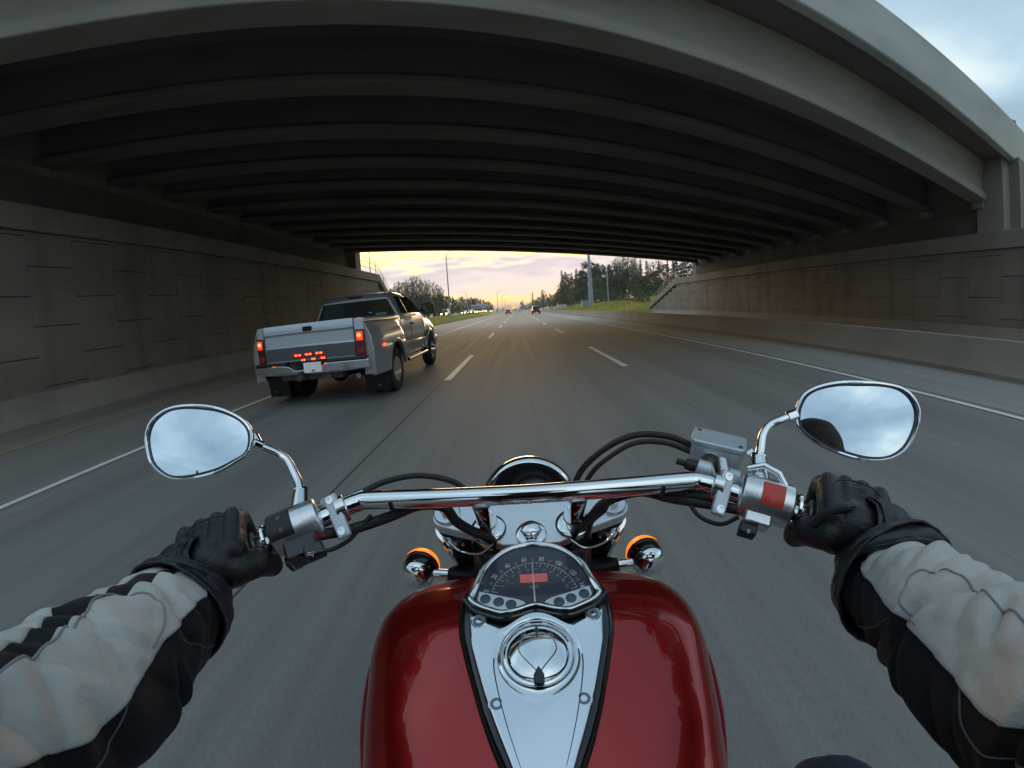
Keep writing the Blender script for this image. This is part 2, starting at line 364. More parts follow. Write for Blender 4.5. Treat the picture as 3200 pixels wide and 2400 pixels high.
# ------------------------------------------------------------------ bridge (skewed 15 degrees, deck falls to the right)
SK, FALL = 0.267, -0.0556
def bp(x, y0, z): return V((x, y0+SK*x, z+FALL*x))
XL, XR = -13.2, 17.6
bridge = root('overpass_bridge', (2.0, 18.5, 0), 'concrete overpass carried on rows of deep girders spanning the whole road', 'bridge')
gx0, gx1 = -12.5, 16.6
prof = [(-.30, 5.70), (.30, 5.70), (.30, 5.86), (.10, 6.0), (.10, 6.88), (.42, 6.98), (.42, 7.06), (-.42, 7.06), (-.42, 6.98), (-.10, 6.88), (-.10, 6.0), (-.30, 5.86)]
profo = [(-.30, 5.70), (.30, 5.70), (.30, 5.86), (.10, 6.0), (.10, 6.88), (.42, 6.98), (.42, 7.06), (-.30, 7.06), (-.27, 6.9), (-.17, 6.6), (-.17, 6.1), (-.30, 5.9)]
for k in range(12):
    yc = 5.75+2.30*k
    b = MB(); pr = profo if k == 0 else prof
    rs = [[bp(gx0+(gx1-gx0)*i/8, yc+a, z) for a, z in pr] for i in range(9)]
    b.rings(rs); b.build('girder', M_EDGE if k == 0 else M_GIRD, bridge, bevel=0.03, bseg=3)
b = MB()
def slab(b, x0, x1, ya, yb, za, zb, n=6):
    rs = []
    for i in range(n+1):
        x = x0+(x1-x0)*i/n; rs.append([bp(x, ya, za), bp(x, yb, za), bp(x, yb, zb), bp(x, ya, zb)])
    b.rings(rs)
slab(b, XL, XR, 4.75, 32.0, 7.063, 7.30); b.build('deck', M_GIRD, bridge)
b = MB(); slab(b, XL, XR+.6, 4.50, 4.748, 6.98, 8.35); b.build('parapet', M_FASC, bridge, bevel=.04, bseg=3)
b = MB(); slab(b, XL, XR, 32.002, 32.25, 6.98, 8.35); b.build('parapet', M_CAP, bridge, bevel=.02)
# abutment back walls standing behind the wall caps
b = MB(); b.hexa([(-12.7, 1.0, 0), (-11.95, 1.2, 0), (-11.95, 28.75, 0), (-12.7, 28.55, 0), (-12.7, 1.0, 7.75), (-11.95, 1.2, 7.71), (-11.95, 28.75, 7.71), (-12.7, 28.55, 7.75)])
b.build('abutment', M_CONC, bridge)
b = MB(); b.hexa([(16.85, 8.9, 0), (17.6, 9.1, 0), (17.6, 36.4, 0), (16.85, 36.2, 0), (16.85, 8.9, 6.115), (17.6, 9.1, 6.07), (17.6, 36.4, 6.07), (16.85, 36.2, 6.115)])
b.build('abutment', M_CONC, bridge)
for (x, y, z0, z1, wx, wy) in ((-11.75, 28.55, 4.95, 6.9, .9, 1.0), (-12.0, .9, 4.95, 8.9, 1.0, 1.0), (17.0, 9.75, 3.6, 7.60, 1.1, 1.0), (17.25, 36.6, 3.6, 5.6, .9, 1.0)):
    b = MB(); b.box((x, y, (z0+z1)/2), (wx, wy, z1-z0)); b.build('pilaster', M_CAP, bridge, bevel=.03)
b = MB(); b.hexa([(-12.6, 1.1, 4.9), (-11.80, 1.2, 4.9), (-11.80, 28.9, 4.9), (-12.6, 28.7, 4.9), (-12.6, 1.1, 6.10), (-11.80, 1.2, 6.10), (-11.80, 28.9, 6.10), (-12.6, 28.7, 6.10)]); b.build('bearing_seat', M_GIRD, bridge)
b = MB(); b.hexa([(16.72, 9.6, 3.6), (17.5, 9.8, 3.6), (17.5, 36.3, 3.6), (16.72, 36.1, 3.6), (16.72, 9.6, 4.56), (17.5, 9.8, 4.52), (17.5, 36.3, 4.52), (16.72, 36.1, 4.56)]); b.build('bearing_seat', M_GIRD, bridge)
for xs_, zt in ((-12.05, 6.10), (16.95, 4.56)):
    for k in range(12):
        x = max(gx0+.3, min(gx1-.1, xs_)); y = 5.75+2.30*k+SK*x; zz_ = 5.70+FALL*x
        b = MB(); b.box((x, y, (zt+zz_)/2), (.34, .42, max(.04, zz_-zt-.004))); b.build('bearing_block', M_CAP, bridge)
# ------------------------------------------------------------------ retaining walls with staggered panels and a cap
def panel_wall(name, side, xf, y0, y1, zc0, zc1, slope, label, ph):
    r = root(name, (xf, (y0+y1)/2, 0), label, 'wall')
    b = MB(); colw = 1.25; n = int((y1-y0)/colw)+1; random.seed(3)
    for i in range(-1, n):
        ya = y0+i*colw+ph; yb = ya+colw-.0005; off = (.0 if i % 2 == 0 else .72)
        k = -2
        while True:
            za = -.72+off+1.44*k+.009; zb = za+1.44-.018; k += 1
            if za > zc0: break
            lim = zc0 if yb < slope[0] else zc0+(slope[2]-zc0)*(yb-slope[0])/(slope[1]-slope[0])
            zb = min(zb, lim-.02); za = max(za, -.3)
            if zb-za < .02 or yb > slope[1]: continue
            dx = random.uniform(-.002, .002); x = xf+dx
            b.box((x+side*.09, (ya+yb)/2, (za+zb)/2), (.18, yb-ya, zb-za))
    b.build('wall_panels', M_CONC, r, bevel=.006, bseg=1)
    # backing so that joints read dark, not open
    ys_, ye, zs_ = slope; b = MB()
    b.prism([(y0, -.3), (ye, -.3), (ye, zs_-.05), (ys_, zc0-.02), (y0, zc0-.02)], Matrix(((0, 0, 1, xf+side*.19 if side > 0 else xf-.44), (1, 0, 0, 0), (0, 1, 0, 0), (0, 0, 0, 1))), .25)
    b.build('wall_core', M_CONC, r)
    # cap: proud of the panels
    b = MB(); x0 = xf-side*.12; x1 = xf+side*.55
    path = [(y0, (zc0+zc1)/2), (ys_, (zc0+zc1)/2), (ye, zs_+(zc1-zc0)/2)]
    h = (zc1-zc0)/2; rs = []
    for (yy, zz_) in path: rs.append([V((x0, yy, zz_-h)), V((x1, yy, zz_-h)), V((x1, yy, zz_+h)), V((x0, yy, zz_+h))])
    b.rings(rs); b.build('wall_cap', M_CAP, r, bevel=.02)
    return r
panel_wall('retaining_wall', -1, -11.25, -14, 38.5, 4.44, 5.05, (32.6, 38.5, .9), 'tall panelled concrete retaining wall beside the pickup truck', .2)
panel_wall('retaining_wall', 1, 16.5, -10, 50, 3.10, 3.70, (40.6, 49.6, .55), 'tall panelled concrete retaining wall behind the long right barrier', .6)
def jersey(name, xf, side, y0, y1, h, label, base=.30, n=24, grp=None):
    b = MB(); rs = []
    for i in range(n+1):
        y = y0+(y1-y0)*i/n
        rs.append([V((xf+side*a, y, z)) for a, z in ((0, -.05), (0, .08), (.13, .27), (.20, h-.01), (.22, h), (.38, h), (.40, h-.01), (.46, .27), (.60, .08), (.60, -.05))])
    b.rings(rs); o = b.build(name, M_BARR, smooth=25); o.location = (0, 0, 0); return tag(o, label, 'barrier', grp)
jersey('concrete_barrier', 7.94, 1, -30, 620, .64, 'long low concrete barrier along the right shoulder of the road', n=120)
jersey('concrete_barrier', 15.75, 1, -10, 55, .46, 'concrete barrier at the foot of the right retaining wall')
jersey('concrete_barrier', -10.12, -1, -14, 40, .66, 'concrete barrier at the foot of the left retaining wall')

# ------------------------------------------------------------------ railings on the walls
mrail = mat('rail_steel', (0.40, 0.41, 0.42), 0.45, 0.7, var=.1, vscale=5)
def railing(name, pts, hs, label, rad=.022, step=2.2):
    pts = [V(p) for p in pts]; r = root(name, pts[0], label, 'railing')
    for a, c in zip(pts, pts[1:]):
        L = (c-a).length; n = max(1, round(L/step))
        for k in range(n+1):
            if k == 0 and a != pts[0]: continue
            p = a.lerp(c, k/n); b = MB(); b.tube([p, p+V((0, 0, max(hs)))], rad*1.15, 8); b.build('post', mrail, r)
    for h in hs:
        b = MB(); b.tube([p+V((0, 0, h)) for p in pts], rad, 8); b.build('rail', mrail, r)
    return r
railing('railing', [(-11.4, 29.2, 5.05), (-11.4, 32.5, 5.05), (-11.4, 38.3, 1.35)], (.45, .85, 1.2), 'metal railing down the far end of the left retaining wall')
railing('railing', [(17.0, 37.9, 3.70), (17.0, 41.8, 3.70), (17.0, 49.4, .95)], (.4, .75, 1.1), 'metal railing down the far end of the right retaining wall')
railing('railing', [(16.75, -9.8, 3.70), (16.75, 8.2, 3.70)], (.45, .8, 1.15), 'metal railing on the near end of the right retaining wall', step=3)
# ------------------------------------------------------------------ motorcycle
bike = root('motorcycle', (0, .3, 0), 'red cruiser motorcycle with chrome handlebar, mirrors and tank console, ridden by the gloved rider', 'motorcycle')
RED = mat('candy_red_paint', (0.42, 0.010, 0.008), 0.30, 0.70, coat=1.0, coatr=0.03, var=.06, vscale=300)
# tank: one lofted skin
TW = [(-0.3051, 0.0832), (-0.1569, 0.1242), (0.0, 0.153), (0.1162, 0.1801), (0.1908, 0.1998), (0.241, 0.2081), (0.2982, 0.2204), (0.3549, 0.2297), (0.3867, 0.2351), (0.4151, 0.2366), (0.4442, 0.2339), (0.4639, 0.2285), (0.487, 0.216), (0.5058, 0.1975), (0.5205, 0.1722), (0.5336, 0.139), (0.5436, 0.1009), (0.5507, 0.0558), (0.5543, 0.0186)]
SL = .24
TH = [(-.3, .02), (-.15, .045), (0, .062), (.15, .074), (.3, .080), (.40, .080), (.44, .073), (.48, .058), (.51, .040), (.535, .022), (.5543, .008)]
b = MB(); rs = []; ys_ = [p[0] for p in TW]; ys2 = []
for a, c in zip(ys_, ys_[1:]): ys2 += [a+(c-a)*k/3 for k in range(3)]
ys2.append(ys_[-1]); NS = 48
def tankpt(y, ang):
    w_ = lerp1(TW, y)*.978; h_ = lerp1(TH, y); c_, s_ = cos(ang), sin(ang)
    e = 2/2.5
    px = w_*abs(c_)**e*(1 if c_ >= 0 else -1); hz = h_ if s_ >= 0 else .15*min(1, w_/.12)
    pz = hz*abs(s_)**e*(1 if s_ >= 0 else -1)
    return V((px, y, .80+SL*(y-.42)+pz))
for y in ys2: rs.append([tankpt(y, 2*pi*k/NS) for k in range(NS)])
b.rings(rs); tank = b.build('fuel_tank', RED, bike, smooth=180, sub=1)
for s in (-1, 1):      # chrome badge on each flank
    b = MB(); rs = []
    for k in range(13):
        t = k/12; y = .41-.19*t; w_ = lerp1(TW, y)*.984; hh = .016*sin(pi*min(1, max(.04, t*.96+.02)))**.6+.001
        rs.append([V((s*(w_+.004*sin(pi*t)), y, .792+SL*(y-.42)+hh)), V((s*(w_+.007*sin(pi*t)+.001), y, .792+SL*(y-.42))), V((s*(w_+.002), y, .792+SL*(y-.42)-hh)), V((s*(w_-.006), y, .792+SL*(y-.42)))])
    b.rings(rs); b.build('tank_badge', CHROME, tank)
# console: glossy dark surround and chrome plate
SW = [(0.1496, 0.0161), (0.1808, 0.0271), (0.2227, 0.0408), (0.2476, 0.0521), (0.2836, 0.0659), (0.3344, 0.0823), (0.3797, 0.0959), (0.411, 0.0988), (0.4314, 0.0975), (0.4484, 0.0878)]
PW = [(0.1568, 0.0035), (0.1779, 0.0138), (0.2195, 0.0291), (0.2591, 0.0448), (0.2969, 0.0587), (0.3526, 0.0758), (0.3839, 0.0808), (0.4085, 0.085), (0.4231, 0.0851)]
def cz(y): return .890+SL*(y-.42)
b = MB(); rs = []
for k in range(29):
    y = .15+(.4484-.15)*k/28; w_ = lerp1(SW, y); z = cz(y)
    rs.append([V((-w_, y, z-.045)), V((-w_, y, z-.010)), V((-w_+.004, y, z-.003)), V((-w_+.010, y, z-.001)), V((0, y, z-.001)), V((w_-.010, y, z-.001)), V((w_-.004, y, z-.003)), V((w_, y, z-.010)), V((w_, y, z-.045))])
b.rings(rs); surround = b.build('console_surround', BLACKG, bike, smooth=50)
# chrome plate with a dished ring for the cap
CAPC = V((0, .3395, 0)); CR = .046
NA = 96; b = MB(); rs = []
def plate_edge(a):       # distance from cap centre to the plate outline along angle a
    lo, hi = .03, .4
    dx, dy = cos(a), sin(a)
    def inside(r):
        x = abs(dx*r); y = CAPC.y+dy*r
        top = .3845+.010*math.exp(-(x/.03)**2)-.012*math.exp(-((x-.045)/.022)**2)+.012*sstep(.05, .085, x)
        return y > .157 and y < top and x < lerp1(PW, y)
    while hi-lo > 1e-4:
        m_ = (lo+hi)/2
        if inside(m_): lo = m_
        else: hi = m_
    return lo
for k in range(NA):
    a = 2*pi*k/NA; re = max(plate_edge(a), .0475); col_ = []
    # profile outwards: recess wall, lip, dish, plate, edge
    for r_, dz in ((.0392, -.008), (.0400, -.006), (.0408, -.001), (.0425, .0006), (.0455, -.0008)):
        col_.append((r_, dz))
    for f in (.06, .2, .4, .6, .8, .93, .985):
        col_.append((.0465+(re-.0465)*f, .0012))
    col_ += [(re, .0002), (re+.001, -.004)]
    rs.append([V((cos(a)*r_, CAPC.y+sin(a)*r_, cz(CAPC.y+sin(a)*r_)+.004+dz+.0028*(1-min(1, abs(cos(a)*r_)/.09)**2))) for r_, dz in col_])
n = len(rs[0]); vs = [p for r_ in rs for p in r_]; fs = []
for i in range(NA):
    for j in range(n-1):
        fs.append((i*n+j, ((i+1) % NA)*n+j, ((i+1) % NA)*n+j+1, i*n+j+1))
b.add(vs, fs); plate = b.build('console_plate', mat('satin_chrome', (.84, .86, .88), .11, 1.0, rvar=.03, vscale=20), bike, smooth=60)
z0 = cz(.3395)+.006; TM = Matrix.Translation((0, .3395, z0)) @ Matrix.Rotation(math.atan(SL), 4, 'X') @ Matrix.Scale(1.03, 4) @ Matrix.Translation((0, -.3395, -z0))
b = MB(); M_ = TM @ Matrix.Translation((0, .3395, z0))
b.lathe([(.0388, -.012), (.0388, -.001), (.0375, .0015), (.0355, .0022), (.0352, .0012), (.0345, .0012), (.034, .0024), (.030, .0048), (.022, .0070), (.012, .0082), (.001, .0086)], M_, 64)
cap = b.build('fuel_cap', CHROME, bike, smooth=40)
b = MB(); b.lathe([(.0415, -.009), (.0392, -.0055), (.0386, -.0055), (.0386, -.011)], M_, 64, cap=False); b.build('cap_groove', BLACKG, cap)
# pear-shaped key cover outlined by a fine raised line, notch below and arrow above
def dome(x, y): r_ = hypot(x, y); return z0+lerp1([(0, .0086), (.012, .0082), (.022, .0070), (.030, .0048), (.034, .0024), (.04, .0015)], r_)
pear = []
for k in range(41):
    t = -pi*0.5+2*pi*k/40; rr = .0205; x = rr*cos(t); y = .004+rr*sin(t)
    if y < .0: x *= (1-.9*((0-y)/.0125)**1.3) if y > -.0125 else .1; y = y*2.0
    pear.append(TM @ V((x, .3395+y, dome(x, y)+.0004)))
b = MB(); b.tube(pear, .0007, 6); b.build('key_cover', mat('dark_chrome', (.25, .26, .27), .12, 1.0), cap)
b = MB(); b.prism([(-.0058, -.007), (-.0055, .001), (-.002, .008), (0, .011), (.002, .008), (.0055, .001), (.0058, -.007), (.003, -.010), (-.003, -.010)], TM @ Matrix.Translation((0, .3395-.029, dome(0, .027)-.004)), .0075); b.build('cap_latch', BLACKG, cap, bevel=.001)
b = MB(); b.prism([(-.0032, 0), (.0032, 0), (0, .0062)], TM @ Matrix.Translation((0, .3395+.0275, dome(0, .0275)-.0006)), .0016)
b.box(TM @ V((0, .3395+.0225, dome(0, .0225)+.0002)), (.0016, .010, .0014), TM.to_3x3()); b.build('cap_arrow', BLACKG, cap)
# long grooves fanning down the plate
for s in (-1, 1):
    pts = smoothpts([(s*.0495, .3356, 0), (s*.0487, .3209, 0), (s*.0433, .2942, 0), (s*.0334, .2572, 0), (s*.0235, .226, 0), (s*.0207, .2175, 0)], 5)
    for p in pts: p.z = cz(p.y)+.0052+.0028*(1-(abs(p.x)/.09)**2)
    b = MB(); n_ = len(pts); b.tube(pts, [.0009*(1-.75*k/(n_-1)) for k in range(n_)], 6); b.build('console_groove', BLACKG, plate)
BOLT = mat('dark_bolt', (.20, .21, .22), .3, 1.0)
for (x, y) in ((-.0695, .3862), (.0695, .3882), (-.0450, .2835), (.0450, .2845)):
    z = cz(y)+.0056; M_ = Matrix.Translation((x, y, z)) @ Matrix.Rotation(math.atan(SL), 4, 'X')
    b = MB(); b.lathe([(.0098, -.004), (.0098, .0006), (.0090, .0014), (.0082, .0006), (.0080, -.0010)], M_, 28, cap=False); bc = b.build('bolt_cup', CHROME, plate)
    b = MB(); b.lathe([(.0078, -.004), (.0076, .0008), (.0068, .0018), (.0036, .0018), (.0034, -.0008), (.001, -.0008)], M_, 24); b.build('bolt', BOLT, plate)
# ---------------- speedometer
GZ0, GY0, GS = .905, .37, .30
GM = Matrix.Translation((0, .3874, .8888)) @ Matrix.Rotation(math.atan(GS), 4, 'X') @ Matrix.Scale(1.047, 4)
def gp(x, y): return (x, (y-GY0)*sqrt(1+GS*GS))      # world (x,y) on the plane -> local
GO = [(.0, .484), (-.030, .4775), (-.052, .4625), (-.0675, .445), (-.076, .422), (-.082, .406), (-.0825, .397), (-.072, .388), (-.055, .381), (-.039, .3765), (-.020, .380), (0, .3855)]
GI = [(.0, .4765), (-.029, .4705), (-.050, .4550), (-.0620, .437), (-.068, .417), (-.0722, .404), (-.0718, .3995), (-.066, .3935), (-.052, .3872), (-.039, .3832), (-.020, .3868), (0, .3918)]
def full(o): return o+[(-x, y) for x, y in reversed(o[1:-1])]
gout = [gp(*p) for p in full(GO)]; gin = [gp(*p) for p in full(GI)]
def dens(pl, n=5): return [(p.x, p.y) for p in smoothpts([(x, y, 0) for x, y in pl], n, True)]
gout, gin = dens(gout), dens(gin)
def off(pl, k, dz):
    cx_ = sum(p[0] for p in pl)/len(pl); cy_ = sum(p[1] for p in pl)/len(pl)
    return [GM @ V((cx_+(x-cx_)*k, cy_+(y-cy_)*k, dz)) for x, y in pl]
def mixp(a, c, t, dz): return [GM @ V((p[0]*(1-t)+q[0]*t, p[1]*(1-t)+q[1]*t, dz)) for p, q in zip(a, c)]
b = MB(); b.rings([off(gout, .97, -.030), off(gout, 1.0, -.006), mixp(gout, gin, 0, -.003), mixp(gout, gin, .10, .0016), mixp(gout, gin, .3, .0026), mixp(gout, gin, .85, .0012), mixp(gout, gin, 1, -.001), mixp(gout, gin, 1.02, -.006)], True, False)
speedo = b.build('speedometer', CHROME, bike, smooth=60)
DIAL = mat('dial_face', (.045, .056, .080), .42, var=.05, vscale=20)
def flat(pl, dz, name, m, par, h=.0008): 
    b = MB(); b.prism(pl, GM @ Matrix.Translation((0, 0, dz)), h); return b.build(name, m, par)
flat(gin, -.0060, 'dial', DIAL, speedo)
SILV = mat('satin_silver', (.80, .84, .90), .4, .1)
PL = [(-.0685, .4115), (-.0700, .3990), (-.064, .3940), (-.052, .3885), (-.039, .3848), (-.024, .3875), (-.0115, .3925), (-.014, .3955), (-.020, .3985)]
for s in (1, -1):
    pnl = flat([gp(s*x, y) for x, y in (PL if s > 0 else PL[::-1])], -.0050, 'indicator_panel', SILV, speedo)
    for (x, y) in ((-.0605, .4005), (-.0440, .3960), (-.0290, .3920)):
        b = MB(); lx, ly = gp(s*x, y); b.lathe([(.0068, -.0041), (.0066, -.0036), (.006, -.0034), (.001, -.0034)], GM @ Matrix.Translation((lx, ly, 0)), 24); b.build('indicator_dot', mat('smoked_lens', (.055, .075, .105), .25), pnl)
INK = mat('dial_ink', (.85, .76, .78), .5); INK2 = mat('dial_ink_dim', (.34, .37, .42), .5)
# scale arc, centre near the needle root
AC = gp(0, .4005); RA = .0560
def pol(a, r_, dz=-.0050): return GM @ V((AC[0]+r_*1.0*sin(a), AC[1]+r_*cos(a)*1.0, dz))
A0, A1 = R(-78), R(78)
b = MB()
def arcpt(a, r_): return pol(a, r_*(1-.00*abs(a)))
rs = []
pts = [(a, RA) for a in [A0+(A1-A0)*k/60 for k in range(61)]]
def band(b, a0, a1, r0, r1, n=1, dz=-.0048):
    for k in range(n):
        p = a0+(a1-a0)*k/n; q = a0+(a1-a0)*(k+1)/n
        b.add([pol(p, r0, dz), pol(p, r1, dz), pol(q, r1, dz), pol(q, r0, dz)], [(0, 1, 2, 3)])
band(b, A0, A1, .0538, .0543, 60)
for k in range(15):
    a = A0+(A1-A0)*k/14; L = .0075 if k % 2 == 0 else .0065; band(b, a-.006, a+.006, .0538-L, .0538)
    if k < 14:
        a2 = a+(A1-A0)/28; band(b, a2-.004, a2+.004, .0538-.0035, .0538)
b.build('scale_marks', INK, speedo, smooth=0)
for k in range(15):
    a = A0+(A1-A0)*k/14; big = k % 2 == 0; rr = .0608 if big else .0592
    c_ = V((AC[0]+rr*sin(a), AC[1]+rr*cos(a), -.0050)); M_ = GM @ Matrix.Translation(c_) @ Matrix.Rotation(-a, 4, 'Z')
    text('scale_number', str(k*10), .0098 if big else .0060, M_, INK if big else INK2, speedo, .0001, sx=.72)
for k in range(1, 12):
    a = A0+(A1-A0)*k/11.5; c_ = V((AC[0]+.0435*sin(a), AC[1]+.0435*cos(a), -.0050)); M_ = GM @ Matrix.Translation(c_) @ Matrix.Rotation(-a, 4, 'Z')
    text('scale_number', str(k*20), .0045, M_, INK2, speedo, .0001, sx=.8)
lcd = flat([gp(-.0175, .4345), gp(-.0175, .4225), gp(.0175, .4225), gp(.0175, .4345)], -.0050, 'trip_display', mat('lcd_red', (.38, .11, .11), .4, emit=(.6, .10, .09), estr=.25), speedo)
text('mph_text', 'mph', .0085, GM @ Matrix.Translation((0, gp(0, .416)[1], -.0050)), INK2, speedo, .0001, sx=.8)
b = MB(); x0, y0 = gp(0, .393); x1, y1 = gp(-.001, .4530)
b.prism([(x0-.0012, y0), (x0+.0012, y0), (x1+.0004, y1), (x1-.0004, y1)], GM @ Matrix.Translation((0, 0, -.0034)), .0008); b.build('needle', mat('needle_white', (.72, .66, .66), .4), speedo)
gl = bpy.data.materials.new('lens_glass'); gl.use_nodes = True; gt = gl.node_tree; gt.nodes.clear()
mxs = N(gt, 'ShaderNodeMixShader'); tr = N(gt, 'ShaderNodeBsdfTransparent'); gs = N(gt, 'ShaderNodeBsdfGlossy'); gs.inputs['Roughness'].default_value = .03
fr = N(gt, 'ShaderNodeFresnel'); fr.inputs[0].default_value = 1.28; gt.links.new(fr.outputs[0], mxs.inputs[0]); gt.links.new(tr.outputs[0], mxs.inputs[1]); gt.links.new(gs.outputs[0], mxs.inputs[2])
go_ = N(gt, 'ShaderNodeOutputMaterial'); gt.links.new(mxs.outputs[0], go_.inputs[0])
flat(gin, -.0022, 'lens', gl, speedo, .0004)
b = MB(); rs = []      # black gasket between speedometer and plate
bot = smoothpts([(-.086, .402, 0), (-.073, .3865, 0), (-.055, .3785, 0), (-.039, .3740, 0), (-.020, .3775, 0), (0, .3830, 0), (.020, .3775, 0), (.039, .3740, 0), (.055, .3785, 0), (.073, .3865, 0), (.086, .402, 0)], 4)
for p in bot: p.x *= 1.04; p.y = p.y*1.04+.0005; p.z = cz(p.y)+.0062
b.tube(bot, .0038, 10); b.build('bezel_gasket', BLACKG, bike)
# ---------------- top yoke
YM = Matrix.Translation((0, .56, .93)) @ Matrix.Rotation(math.atan(.45), 4, 'X'); YK = sqrt(1+.45**2)
def yp(x, y, h=0): return YM @ V((x, (y-.56)*YK, h))
def yt(x, y, h=0): return YM @ Matrix.Translation((x, (y-.56)*YK, h))
def circ(cx_, cy_, r_, a0, a1, n=10): return [(cx_+r_*cos(R(a0+(a1-a0)*k/n)), cy_+r_*sin(R(a0+(a1-a0)*k/n))) for k in range(n+1)]
yk = [(0, (.5198-.56)*YK), (.0422, (.5204-.56)*YK), (.0905, (.540-.56)*YK)]+circ(.1325, (.576-.56)*YK, .0255, -75, 80)+[(.0956, .040), (.0473, .050)]
poly = yk+[(-x, y) for x, y in reversed(yk[1:])]
b = MB(); b.prism(poly, YM @ Matrix.Translation((0, 0, -.020)), .020); yoke = b.build('top_yoke', mat('satin_alloy', (.80, .82, .84), .40, .9, rvar=.04, vscale=12), bike, bevel=.003, bseg=3)
for s in (-1, 1):
    b = MB(); b.lathe([(.0215, 0), (.0215, .003), (.0200, .0048), (.012, .0052), (.001, .0052)], yt(s*.1325, .576, .0005), 36); cp_ = b.build('fork_cap', BRUSH, yoke)
    b = MB(); b.lathe([(.0105, .0045), (.0105, .0115), (.0092, .0130), (.001, .0130)], yt(s*.1325, .576, .0005), 6); b.build('hex_head', BRUSH, cp_, smooth=0, bevel=.0008)
    b = MB(); b.box((0, 0, 0), (.0018, .040, .004)); mm = yt(s*.103, .556, .001) @ Matrix.Rotation(s*R(-38), 4, 'Z'); b.v = [tuple(mm @ V(q_)) for q_ in b.v]; b.build('clamp_slot', BLACKG, yoke)
    b = MB(); b.lathe([(.0255, 0), (.0255, .0040), (.0225, .0060), (.0175, .0062), (.0175, .010)], yt(s*.0650, .5480, .0012), 32); b.build('riser_base', CHROME, yoke); b = MB(); b.lathe([(.0275, .0002), (.0275, .0011)], yt(s*.0650, .5480, .0), 32); b.build('riser_shadow_line', BLACKG, yoke)  # thin black ring under the riser base, painted as its shadow line
    p0, p1 = yp(s*.0640, .5480, .004), V((s*.0625, .474, 1.012)); b = MB(); b.tube([p0, p0.lerp(p1, .5), p1], [.0158, .0148, .0150], 24); rz_ = b.build('riser', CHROME, bike)
    b = MB(); b.lathe([(.0055, 0), (.0055, .0022), (.001, .0022)], Mat(p0.lerp(p1, .45)+V((s*.003, -.0125, -.0085)), (0, -.7, -.5)), 16); b.build('pinch_bolt', BLACKG, rz_)
b = MB(); M_ = yt(0, .5350, 0); b.lathe([(.0235, .0), (.0235, .003), (.0205, .0045), (.0165, .005)], M_, 36); b.lathe([(.0165, .004), (.0165, .013), (.0148, .0155)], M_, 6); b.lathe([(.0145, .0150), (.0135, .0185), (.009, .0212), (.001, .022)], M_, 28); b.build('steering_nut', CHROME, bike, smooth=30, bevel=.0006)
# ---------------- forks, lower yoke, frame neck
for s in (-1, 1):
    top = V((s*.134, .592, .908)); bot_ = V((s*.134, 1.075, .32)); b = MB(); b.tube([top.lerp(bot_, .015), top.lerp(bot_, .05)], .0275, 28); b.build('fork_collar', CHROME, bike)
    b = MB(); b.tube([top, top.lerp(bot_, .014)], .022, 20); b.tube([top.lerp(bot_, .051), top.lerp(bot_, .44)], .0300, 28); b.build('fork_shroud', BLACKG, bike)
    b = MB(); b.tube([top.lerp(bot_, .44), top.lerp(bot_, 1)], .0245, 24); b.build('fork_leg', CHROME, bike)
b = MB(); b.box((0, .715, .735), (.30, .075, .03), Matrix.Rotation(R(-30), 3, 'X')); b.build('lower_yoke', BLACKP, bike, bevel=.008)
b = MB(); b.tube([(0, .56, .90), (0, .70, .73)], .034, 20); b.tube([(0, .60, .84), (0, .50, .66), (0, .36, .48)], .03, 16)
b.tube([(.07, .55, .70), (.13, .40, .45), (.14, .1, .28), (.14, -.5, .28)], .02, 12); b.tube([(-.07, .55, .70), (-.13, .40, .45), (-.14, .1, .28), (-.14, -.5, .28)], .02, 12); b.build('frame', BLACKP, bike)
# black cover filling the neck behind the yoke
b = MB(); b.rings([[V((-.085, .56, .87)), V((.085, .56, .87)), V((.085, .56, .72)), V((-.085, .56, .72))], [V((-.11, .63, .86)), V((.11, .63, .86)), V((.11, .63, .70)), V((-.11, .63, .70))]]); b.build('neck_cover', BLACKP, bike, bevel=.012)
# ---------------- front turn signals
AMB = mat('amber_lens', (.85, .22, .02), .25, emit=(1.0, .20, .01), estr=1.1, coat=.5)
for s in (-1, 1):
    c_ = V((s*.220, .655, .774))
    M_ = Mat(c_, (s*-.10, .98, .02))
    b = MB(); b.lathe([(.020, -.0335), (.0265, -.0285), (.0315, -.020), (.0340, -.007), (.0345, .004), (.0345, .008)], M_, 40, cap=False); ts = b.build('turn_signal', BLACKG, bike, smooth=60)  # chrome body coloured black for the dark surroundings it reflects
    b = MB(); b.lathe([(.001, -.0395), (.010, -.0388), (.0185, -.0365), (.0265, -.0310), (.0312, -.0240), (.0328, -.0180), (.0322, -.0165)], M_, 40, cap=False); b.build('chrome_cap', CHROME, ts, smooth=60)
    b = MB(); b.lathe([(.0349, .003), (.0356, .004), (.0356, .011), (.0349, .012)], M_, 40, cap=False); b.build('black_ring', BLACKG, ts)
    b = MB(); b.lathe([(.0350, .0105), (.0356, .012), (.0356, .017), (.032, .026), (.024, .033), (.012, .0355), (.001, .036)], M_, 40, cap=False); b.build('amber_lens', AMB, ts, smooth=60)
    p0, p1, p2 = c_+V((-s*.026, -.012, -.003)), V((s*.160, .642, .770)), V((s*.120, .660, .752))
    b = MB(); b.tube([p0, p0.lerp(p1, .95)], .0100, 20); b.build('signal_stem', CHROME, ts)
    b = MB(); b.tube([p0.lerp(p1, .90), p1.lerp(p2, .4), p2], [.0125, .0200, .0330], 20); b.build('signal_bracket', BLACKP, bike)
